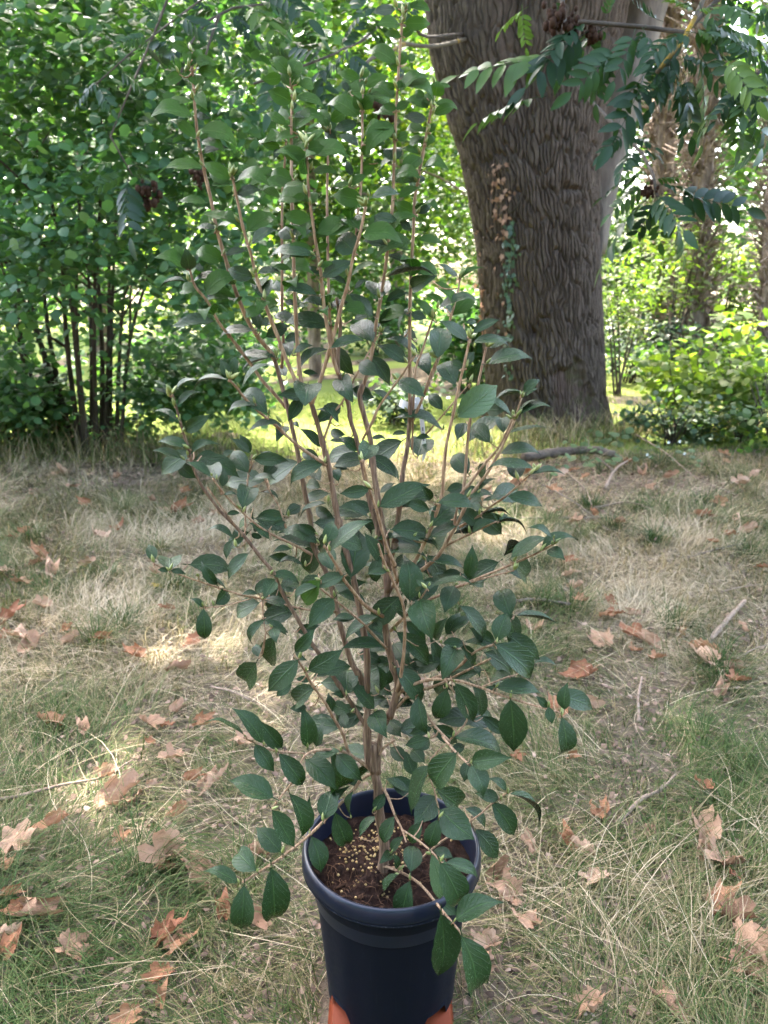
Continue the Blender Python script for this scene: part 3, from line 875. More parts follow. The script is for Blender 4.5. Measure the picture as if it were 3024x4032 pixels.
# unseen wood added behind the camera to keep sky glare off the leaves
n_ = 900
cx_ = rng.uniform(-26, 26, n_); cyy = -rng.uniform(7, 15, n_) - .012 * cx_ ** 2; czz = 10.5 * rng.random(n_)
pos, ax, nr = crown_leaves(np.stack([cx_, cyy, czz], -1), 24, .75)
pos[:, 2] = np.maximum(pos[:, 2], .1)
link('added_rear_wood', cloud_mesh('added_rear_wood', ROUND, pos, ax, nr, rng.uniform(.30, .6, len(pos)), M['hazel_leaf'], rng.random(len(pos))), None, 'unseen leafy wood added behind the camera to block sky light', 'wood', None, 'stuff')
# the far wood closing the view, one mass of leaves
n_ = 1100
cx_ = rng.uniform(-70, 70, n_); cyy = rng.uniform(38, 50, n_); czz = 16 * rng.random(n_) ** 1.1
k = ~((cx_ > 7.5) & (cx_ < 15) & (czz > 3.5) & (rng.random(n_) < .85)) & ~((czz > 9) & (rng.random(n_) < .45))
cl = np.stack([cx_, cyy, czz], -1)[k]
pos, ax, nr = crown_leaves(cl, 26, .9)
pos[:, 2] = np.maximum(pos[:, 2], .1)
link('distant_wood', cloud_mesh('distant_wood', ROUND, pos, ax, nr, rng.uniform(.35, .7, len(pos)), M['far_leaf'], np.clip(np.repeat(rng.normal(.5, .25, len(cl)), 26), 0, 1)), None, 'hazy distant wood beyond the lawn', 'wood', None, 'stuff')
def sx(px, py, Y):
    return float(at_y(px, py, Y)[0])
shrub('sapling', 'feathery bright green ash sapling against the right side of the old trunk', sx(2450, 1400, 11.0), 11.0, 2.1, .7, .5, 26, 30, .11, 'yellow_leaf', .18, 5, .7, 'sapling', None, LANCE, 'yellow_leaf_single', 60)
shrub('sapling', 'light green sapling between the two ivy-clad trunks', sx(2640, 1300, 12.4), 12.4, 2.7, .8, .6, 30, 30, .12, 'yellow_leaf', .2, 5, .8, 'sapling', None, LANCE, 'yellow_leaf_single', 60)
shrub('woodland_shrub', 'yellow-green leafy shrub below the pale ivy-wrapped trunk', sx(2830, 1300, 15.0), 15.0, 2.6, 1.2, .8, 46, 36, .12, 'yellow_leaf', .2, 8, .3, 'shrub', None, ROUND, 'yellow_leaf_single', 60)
shrub('woodland_shrub', 'dark low evergreen bush in the gap right of the old trunk', sx(2480, 1550, 12.5), 12.5, 1.15, .9, .6, 40, 40, .07, 'ivy_leaf', .14, 8, .0)
shrub('woodland_shrub', 'grey-green rounded bush behind the sapling and the old trunk', sx(2440, 1200, 14.0), 14.0, 3.1, .8, .7, 40, 40, .10, 'bramble_leaf', .22, 6, .6)
shrub('woodland_shrub', 'dull green bramble mound under the yellow-green shrub', sx(2720, 1600, 11.5), 11.5, .9, 1.5, .6, 46, 34, .08, 'far_leaf', .16, 10, .0)
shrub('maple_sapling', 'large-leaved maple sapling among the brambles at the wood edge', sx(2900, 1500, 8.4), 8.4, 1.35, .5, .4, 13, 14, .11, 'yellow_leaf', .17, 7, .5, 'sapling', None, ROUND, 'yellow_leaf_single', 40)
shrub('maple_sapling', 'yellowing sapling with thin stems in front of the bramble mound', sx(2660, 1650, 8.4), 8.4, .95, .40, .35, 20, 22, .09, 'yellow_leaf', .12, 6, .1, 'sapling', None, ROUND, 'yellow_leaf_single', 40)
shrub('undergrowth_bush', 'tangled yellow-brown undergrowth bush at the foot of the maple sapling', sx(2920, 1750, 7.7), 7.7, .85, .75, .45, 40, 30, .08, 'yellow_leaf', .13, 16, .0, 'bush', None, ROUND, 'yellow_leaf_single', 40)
shrub('undergrowth_bush', 'low bush of dark leaves among pale grass right of the old trunk', sx(2640, 1780, 7.5), 7.5, .50, .55, .35, 24, 26, .06, 'bramble_leaf', .10, 10, .0, 'bush')
shrub('undergrowth_bush', 'brown-stemmed leafy bush growing where the dry grass meets the wood', sx(3060, 1800, 7.0), 7.0, .8, .5, .4, 16, 22, .07, 'far_leaf', .12, 12, .0, 'bush')
shrub('undergrowth_bush', 'dark leafy bush crouching left of the hazel stems', sx(60, 1650, 7.3), 7.3, .75, .9, .5, 50, 34, .08, 'hazel_leaf', .13, 8, .0, 'bush')
shrub('undergrowth_bush', 'low shaded bush at the foot of the hazel stems', sx(420, 1720, 7.4), 7.4, .38, .8, .35, 36, 34, .06, 'hazel_leaf', .10, 6, .0, 'bush')
shrub('undergrowth_bush', 'small dark bush in the shade right behind the camellia stems', sx(1560, 1640, 8.6), 8.6, .55, .45, .35, 18, 34, .07, 'bramble_leaf', .12, 6, .0, 'bush')
shrub('undergrowth_bush', 'leafy dark bush against the left foot of the old trunk', sx(1840, 1500, 9.6), 9.6, 1.7, .55, .5, 36, 36, .09, 'hazel_leaf', .16, 7, .0, 'bush')
shrub('backlit_hazel', 'added hazel behind the left camellia stems, backlit glow put into its yellow-green leaves', -2.15, 9.7, 2.5, .75, .5, 34, 36, .085, 'yellow_leaf', .16, 6, .7, 'shrub', None, ROUND, 'yellow_leaf_single', 60)  # added shrub; its yellow-green leaf colour stands in for backlit glow
shrub('lawn_shrub', 'round dark shrub on the far side of the lawn', -.2, 17.5, 2.0, 1.6, 1.0, 60, 40, .10, 'hazel_leaf', .22, 8, .0)
shrub('lawn_shrub', 'wide dark hedge-like shrub across the lawn behind the hazel', -3.6, 19, 2.4, 3.0, 1.0, 90, 40, .11, 'hazel_leaf', .25, 10, .0)
shrub('lawn_shrub', 'leafy shrub at the back of the lawn behind the old ash trunk', 4.2, 20, 3.0, 2.6, 1.2, 80, 40, .14, 'far_leaf', .28, 8, .0)
shrub('lawn_shrub', 'tall light shrub in the far right wood', 11.5, 18, 4.0, 2.6, 1.4, 80, 40, .16, 'yellow_leaf', .3, 8, .0)
# ------------------------------------------------------------------ the camellia: stems and leaves
def stem_mat(name, c1, c2, c3):
    m, n, out = new_mat(name)
    t = tex_noise(n, 1.0, 4, 0.6, vec=mapping(n, 'Object', (260, 260, 22)))
    t2 = tex_noise(n, 14, 3)
    c = ramp(n, t.outputs[0], [(.32, c1), (.5, c2), (.68, c3)]).outputs[0]
    c = mixc(n, mth(n, 'MULTIPLY', t2.outputs[0], .45), c, mixc(n, 1.0, c, (.7, .62, .55), 'MULTIPLY'))
    principled(n, out, c, .75, .25, bump(n, t.outputs[0], .6, .002))
    return m
M['stem'] = stem_mat('camellia_stem', (.050, .028, .017), (.115, .070, .044), (.21, .140, .092))
M['young_stem'] = stem_mat('camellia_young_stem', (.10, .055, .030), (.21, .13, .075), (.34, .235, .15))

def camellia_leaf_mat(name, dark, mid, light, under, speck, tmix, spec=.22):
    m, n, out = new_mat(name)
    uvn = n.nodes.new('ShaderNodeUVMap')
    sp = n.nodes.new('ShaderNodeSeparateXYZ')
    n.links.new(uvn.outputs[0], sp.inputs[0])
    u, v = sp.outputs[0], sp.outputs[1]
    av = mth(n, 'ABSOLUTE', mth(n, 'SUBTRACT', v, .5))                    # 0 midrib .. .5 margin
    oi = n.nodes.new('ShaderNodeObjectInfo')
    cmb = n.nodes.new('ShaderNodeCombineXYZ')
    n.links.new(mth(n, 'ADD', u, mth(n, 'MULTIPLY', oi.outputs['Random'], 37.0)), cmb.inputs[0])
    n.links.new(mth(n, 'MULTIPLY', v, .6), cmb.inputs[1])
    nz = tex_noise(n, 5.0, 3, .6, vec=cmb.outputs[0])
    nf = tex_noise(n, 24.0, 3, .65, vec=cmb.outputs[0], dist=1.2)
    base = ramp(n, oi.outputs['Random'], [(0, dark), (.55, mid), (1, light)]).outputs[0]
    base = mixc(n, nz.outputs[0], base, mixc(n, 1.0, base, (.72, .8, .82), 'MULTIPLY'))
    rib = ramp(n, av, [(.012, (1, 1, 1)), (.035, (0, 0, 0))]).outputs[0]
    fr = mth(n, 'FRACT', mth(n, 'ADD', mth(n, 'SUBTRACT', mth(n, 'MULTIPLY', u, 7.5), mth(n, 'MULTIPLY', av, 5.0)), mth(n, 'MULTIPLY', nz.outputs[0], .35)))
    fv = mth(n, 'ABSOLUTE', mth(n, 'SUBTRACT', fr, .5))
    vein = ramp(n, fv, [(.02, (1, 1, 1)), (.10, (0, 0, 0))]).outputs[0]
    vein_f = mth(n, 'MULTIPLY', vein, .5)
    c = mixc(n, vein_f, base, (.032, .062, .027))
    c = mixc(n, mth(n, 'MULTIPLY', rib, .8), c, (.055, .10, .036))
    edge = ramp(n, av, [(.475, (0, 0, 0)), (.497, (1, 1, 1))]).outputs[0]
    c = mixc(n, mth(n, 'MULTIPLY', edge, .35), c, (.045, .075, .026))
    sk = ramp(n, nf.outputs[0], [(.60, (0, 0, 0)), (.69, (1, 1, 1))]).outputs[0]
    c = mixc(n, mth(n, 'MULTIPLY', sk, speck), c, (.10, .125, .10))
    old = ramp(n, oi.outputs['Random'], [(.86, (0, 0, 0)), (.90, (1, 1, 1))]).outputs[0]
    spot = ramp(n, nz.outputs[0], [(.60, (0, 0, 0)), (.66, (1, 1, 1))]).outputs[0]
    c = mixc(n, mth(n, 'MULTIPLY', mth(n, 'MULTIPLY', old, spot), .85), c, (.075, .050, .018))
    geo = n.nodes.new('ShaderNodeNewGeometry')
    c = mixc(n, geo.outputs['Backfacing'], c, mixc(n, .55, c, under))
    hgt = mth(n, 'ADD', mth(n, 'MULTIPLY', vein, -.5), mth(n, 'ADD', mth(n, 'MULTIPLY', rib, -1.0), mth(n, 'MULTIPLY', nf.outputs[0], .9)))
    rgh = mth(n, 'ADD', mth(n, 'MULTIPLY', sk, .25), mth(n, 'ADD', mth(n, 'MULTIPLY', nz.outputs[0], .12), .13))
    p = principled(n, None, c, rgh, spec, bump(n, hgt, .6, .003))
    tr = nd(n, 'ShaderNodeBsdfTranslucent')
    n.links.new(mixc(n, 1.0, c, (1.4, 1.9, .5), 'MULTIPLY'), tr.inputs[0])
    mx = nd(n, 'ShaderNodeMixShader')
    mx.inputs[0].default_value = tmix
    n.links.new(p.outputs[0], mx.inputs[1])
    n.links.new(tr.outputs[0], mx.inputs[2])
    n.links.new(mx.outputs[0], out.inputs[0])
    return m
M['camellia'] = camellia_leaf_mat('camellia_leaf', (.0022, .0066, .0028), (.0041, .0112, .0043), (.0095, .0225, .0068), (.026, .055, .018), .45, .06)
M['camellia_young'] = camellia_leaf_mat('camellia_young_leaf', (.0105, .030, .0065), (.018, .046, .0085), (.034, .074, .012), (.04, .08, .018), .05, .20, .07)
M['camellia_pale'] = camellia_leaf_mat('camellia_pale_leaf', (.048, .085, .038), (.052, .09, .042), (.056, .095, .044), (.055, .09, .042), .05, .10)
m, n, out = new_mat('bud')
oi = n.nodes.new('ShaderNodeObjectInfo')
principled(n, out, ramp(n, oi.outputs['Random'], [(0, (.10, .125, .028)), (.6, (.16, .185, .05)), (1, (.24, .25, .09))]).outputs[0], .5, .4)
M['bud'] = m

TILE = dict(A=(600, 0), B=(1300, 0), C=(600, 800), D=(1300, 800), E=(500, 1500), F=(1000, 1500), G=(1500, 1400),
            H=(700, 2200), I=(1300, 2100), J=(1600, 2200), K=(800, 2900), L=(1400, 2900), M=(1150, 3332))
TS = 1659 / 800.0
AXIS_Y = 1.28

def tpx(t, x, y):
    return TILE[t][0] + x / TS, TILE[t][1] + y / TS

# each stem: width at tip and base (photo pixels), depth at tip and base (m behind the trunk), route from tip to base
STEMS = [
 (44, 62, 0, 0, 'K1385,60 K1400,290 K1430,440 L190,600 L225,800 L235,950 L215,1130'),
 (36, 50, .0, 0, 'I310,1400 I300,1560 H1560,1640 K1400,290'),
 (24, 40, .02, 0, 'I480,1500 I420,1620 K1430,120 K1420,300'),
 (11, 22, .00, .05, 'A325,545 A335,700 A345,850 A370,1100 A410,1330 A480,1640 C530,230 C590,430 C660,660 C770,940 C860,1090 C960,1210 C1000,1280'),
 (20, 34, .05, .02, 'C985,1230 C1060,1500 E1330,300 E1400,620 E1440,850 E1500,1150 F478,1330 H1240,180 H1330,550 H1420,850 I250,1180 I310,1400'),
 (10, 20, -.03, .0, 'A652,1440 A695,1640 C740,200 C800,400 C850,600 C930,850 C1020,1080 C1100,1290 C1185,1480 F420,130 F470,190'),
 (26, 38, 0, .01, 'F440,150 F470,190 F560,500 F620,750 F690,1150 F760,1420 I200,420 I270,780 I300,1000 I300,1300'),
 (10, 21, .02, .0, 'A1140,700 A1135,1100 A1140,1640 C1150,300 C1155,560 C1170,900 C1185,1150 C1210,1420 F430,140'),
 (8, 16, .09, .07, 'A1095,1110 A1075,1400 C1060,0 C1060,900 C1070,1150 C1055,1350'),
 (9, 20, -.05, -.02, 'A1262,1165 A1275,1540 C1330,300 C1370,520 C1400,830 C1440,1080 C1480,1280 C1520,1400'),
 (14, 44, .03, .0, 'C1505,770 C1535,1000 C1515,1250 C1525,1400 C1600,1640 F790,330 F840,480 F900,750 F950,1000 F1010,1200 F1050,1400 I440,200 I465,480 I445,680 I470,900 I515,1080 I555,1230 I520,1400 I480,1500'),
 (10, 18, -.01, .03, 'B595,110 B570,400 B545,800 B535,1000 B520,1400 D510,20 D490,180 D470,380 D440,610 D400,850 D375,990 D350,1180 D300,1400 D245,1570'),
 (26, 36, .03, .0, 'D270,1480 F865,140 F950,480 F980,750 F1010,950 F1045,1180 F1080,1300 I470,250'),
 (6, 10, .02, .0, 'D410,1060 D340,1170 D205,1420 D90,1640 F650,260 F565,490'),
 (9, 14, .05, .0, 'B262,770 B262,1200 B250,1540 D228,60 D215,260 D200,380'),
 (11, 20, -.06, -.01, 'D290,30 D240,260 D190,430 D150,640 D110,780 D60,960 D15,1130 C1440,1220 C1370,1450 C1300,1640 F480,185'),
 (8, 15, .08, .03, 'A1442,1090 A1430,1400 C1427,40 C1435,500 C1445,850 C1460,1050 C1510,1330'),
 (10, 22, .03, .05, 'B833,850 B780,1130 B730,1410 B690,1640 D680,250 D665,480 D655,750 D650,1000 D650,1350 D650,1480 F1277,330'),
 (22, 34, .05, .0, 'F1280,130 F1270,350 F1250,560 F1215,750 F1180,1100 F1140,1350 I540,60 I490,230 I470,480'),
 (8, 10, .06, .05, 'D835,950 D750,1210 D695,1400 F1290,560'),
 (8, 13, .0, .05, 'D880,1265 D820,1400 D770,1560 G400,200 G300,440 G225,560'),
 (7, 12, -.02, .02, 'D690,1250 D530,1480 D400,1659 F960,350 F885,490 F930,560'),
 (9, 12, .09, .06, 'D1060,600 D1048,700 D1000,880 D960,1020 D900,1240 D800,1480'),
 (10, 20, -.05, .0, 'D1140,1110 D1090,1340 G670,110 G620,330 G590,480 G540,700 G512,950 G500,1130 G430,1350 I760,100 I640,330'),
 (9, 13, .03, .02, 'G1075,520 G970,740 G850,880 G720,1050 G640,1150 G600,1380'),
 (9, 22, .0, .02, 'G1095,525 G1010,700 G960,800 G860,970 G730,1150 G650,1320 G590,1430 I930,110 I870,200 I700,330 I545,400 I475,490'),
 (7, 12, -.02, .02, 'G1240,950 G1030,1140 G900,1230 G800,1310 G640,1400'),
 (6, 11, -.02, .02, 'G965,1345 G740,1450 G510,1570 I870,220'),
 (7, 14, -.05, .0, 'G1400,1545 G1270,1615 J850,50 J440,220 J200,330 I830,530 I640,655 I490,800'),
 (6, 9, -.04, -.02, 'J880,95 J560,180 J440,225'),
 (9, 16, .06, .03, 'D1275,1175 D1210,1470 G800,220 G745,450 G715,620 G680,1040 G640,1250'),
 (5, 7, .06, .05, 'G722,230 G510,480 G370,640'),
 (6, 9, -.0, .0, 'G1150,345 G1090,530'),
 (9, 16, .0, .05, 'C305,545 C350,680 C450,800 C540,970 C650,1110 C800,1310 C900,1450 C1000,1560 E1300,220'),
 (9, 15, -.06, .0, 'C628,1440 C720,1540 E920,90 E1030,210 E1200,350 E1400,530 E1590,660 F590,690'),
 (9, 26, -.05, .0, 'E370,110 E410,240 E450,390 E500,550 E540,700 E590,820 E640,900 E760,1060 E880,1180 E960,1270 E1100,1450 E1200,1570 H830,230 H900,360 H1000,530 H1100,700 H1170,800 H1260,950 H1370,1110 H1480,1280 H1570,1420'),
 (7, 10, -.02, -.03, 'E655,865 E830,1110 E885,1185'),
 (7, 12, -.07, .02, 'E700,800 E830,960 E1020,1140 E1160,1240 E1390,1350 F475,1420'),
 (6, 8, .03, .0, 'E992,750 E970,1000 E965,1260'),
 (6, 8, .04, .01, 'E1115,780 E1180,930 E1230,1000 E1300,1200'),
 (6, 10, -.02, .02, 'E210,1490 E400,1570 E600,1640 H500,290 H700,330 H930,390 H1100,420 H1300,430'),
 (4, 6, -.03, -.01, 'H175,405 H400,380 H600,325'),
 (4, 5, -.04, -.01, 'H720,600 H700,500 H688,335'),
 (9, 20, -.14, -.02, 'F575,1345 F640,1450 F730,1600 I100,360 I200,490 I300,600 I435,680'),
 (9, 14, -.10, .0, 'H950,780 H1040,920 H1090,1020 H1200,1170 H1280,1310 H1350,1440 H1400,1590 K1270,190 K1390,280'),
 (8, 11, -.08, -.02, 'H1155,235 H1400,430 H1560,570 I300,770 I465,945'),
 (9, 20, -.12, -.03, 'F888,640 F930,850 F1000,1050 F1050,1230 F1090,1370 F1160,1520 I500,220 I560,400'),
 (9, 18, -.10, -.01, 'F1015,1330 F1060,1470 F1130,1620 I540,450 I600,600 I610,800 I590,1080 I545,1290'),
 (6, 9, -.06, -.03, 'I790,455 I740,530 I640,650'),
 (7, 16, -.09, .0, 'J1265,1260 J1050,1200 J820,1130 J600,1050 J380,990 J150,995 I570,1300 I530,1420'),
 (8, 14, .0, .0, 'J690,815 J520,900 J200,1050 I570,1290'),
 (8, 12, -.04, .0, 'J715,700 J560,760 J400,900 J160,1000'),
 (6, 8, -.02, -.04, 'J880,470 J720,690'),
 (6, 8, -.02, -.05, 'J840,960 J620,1045'),
 (9, 14, -.16, .0, 'L940,240 L830,140 L710,0 J350,1490 J220,1350 I670,1330 I545,1420'),
 (9, 15, -.10, .0, 'K320,1190 K560,1040 K840,830 K1070,600 K1240,420 K1290,350 K1410,290'),
 (8, 13, -.10, .0, 'K565,580 K620,510 K740,350 K850,140 K1100,112 K1260,190 K1400,300'),
 (6, 9, -.11, -.06, 'K330,10 K560,110 K830,140'),
 (7, 13, -.13, .0, 'L412,860 L380,760 L320,640 L260,480 L215,420'),
 (7, 9, -.17, -.11, 'L705,1035 L620,940 L500,840 L385,765'),
 (8, 14, -.23, .0, 'M1375,700 L740,1460 L650,1350 L560,1240 L450,1150 L300,1080 L220,1060 L195,1110'),
 (6, 8, -.08, -.03, 'L680,680 L680,600 L645,450 L610,200 J500,1300 I940,1200'),
 (7, 10, .05, .0, 'L1235,460 L1100,560 L1010,640 L700,860 L540,990 L440,1050 L240,1080'),
 (8, 12, .02, .0, 'L320,30 L230,90 L195,150'),
]

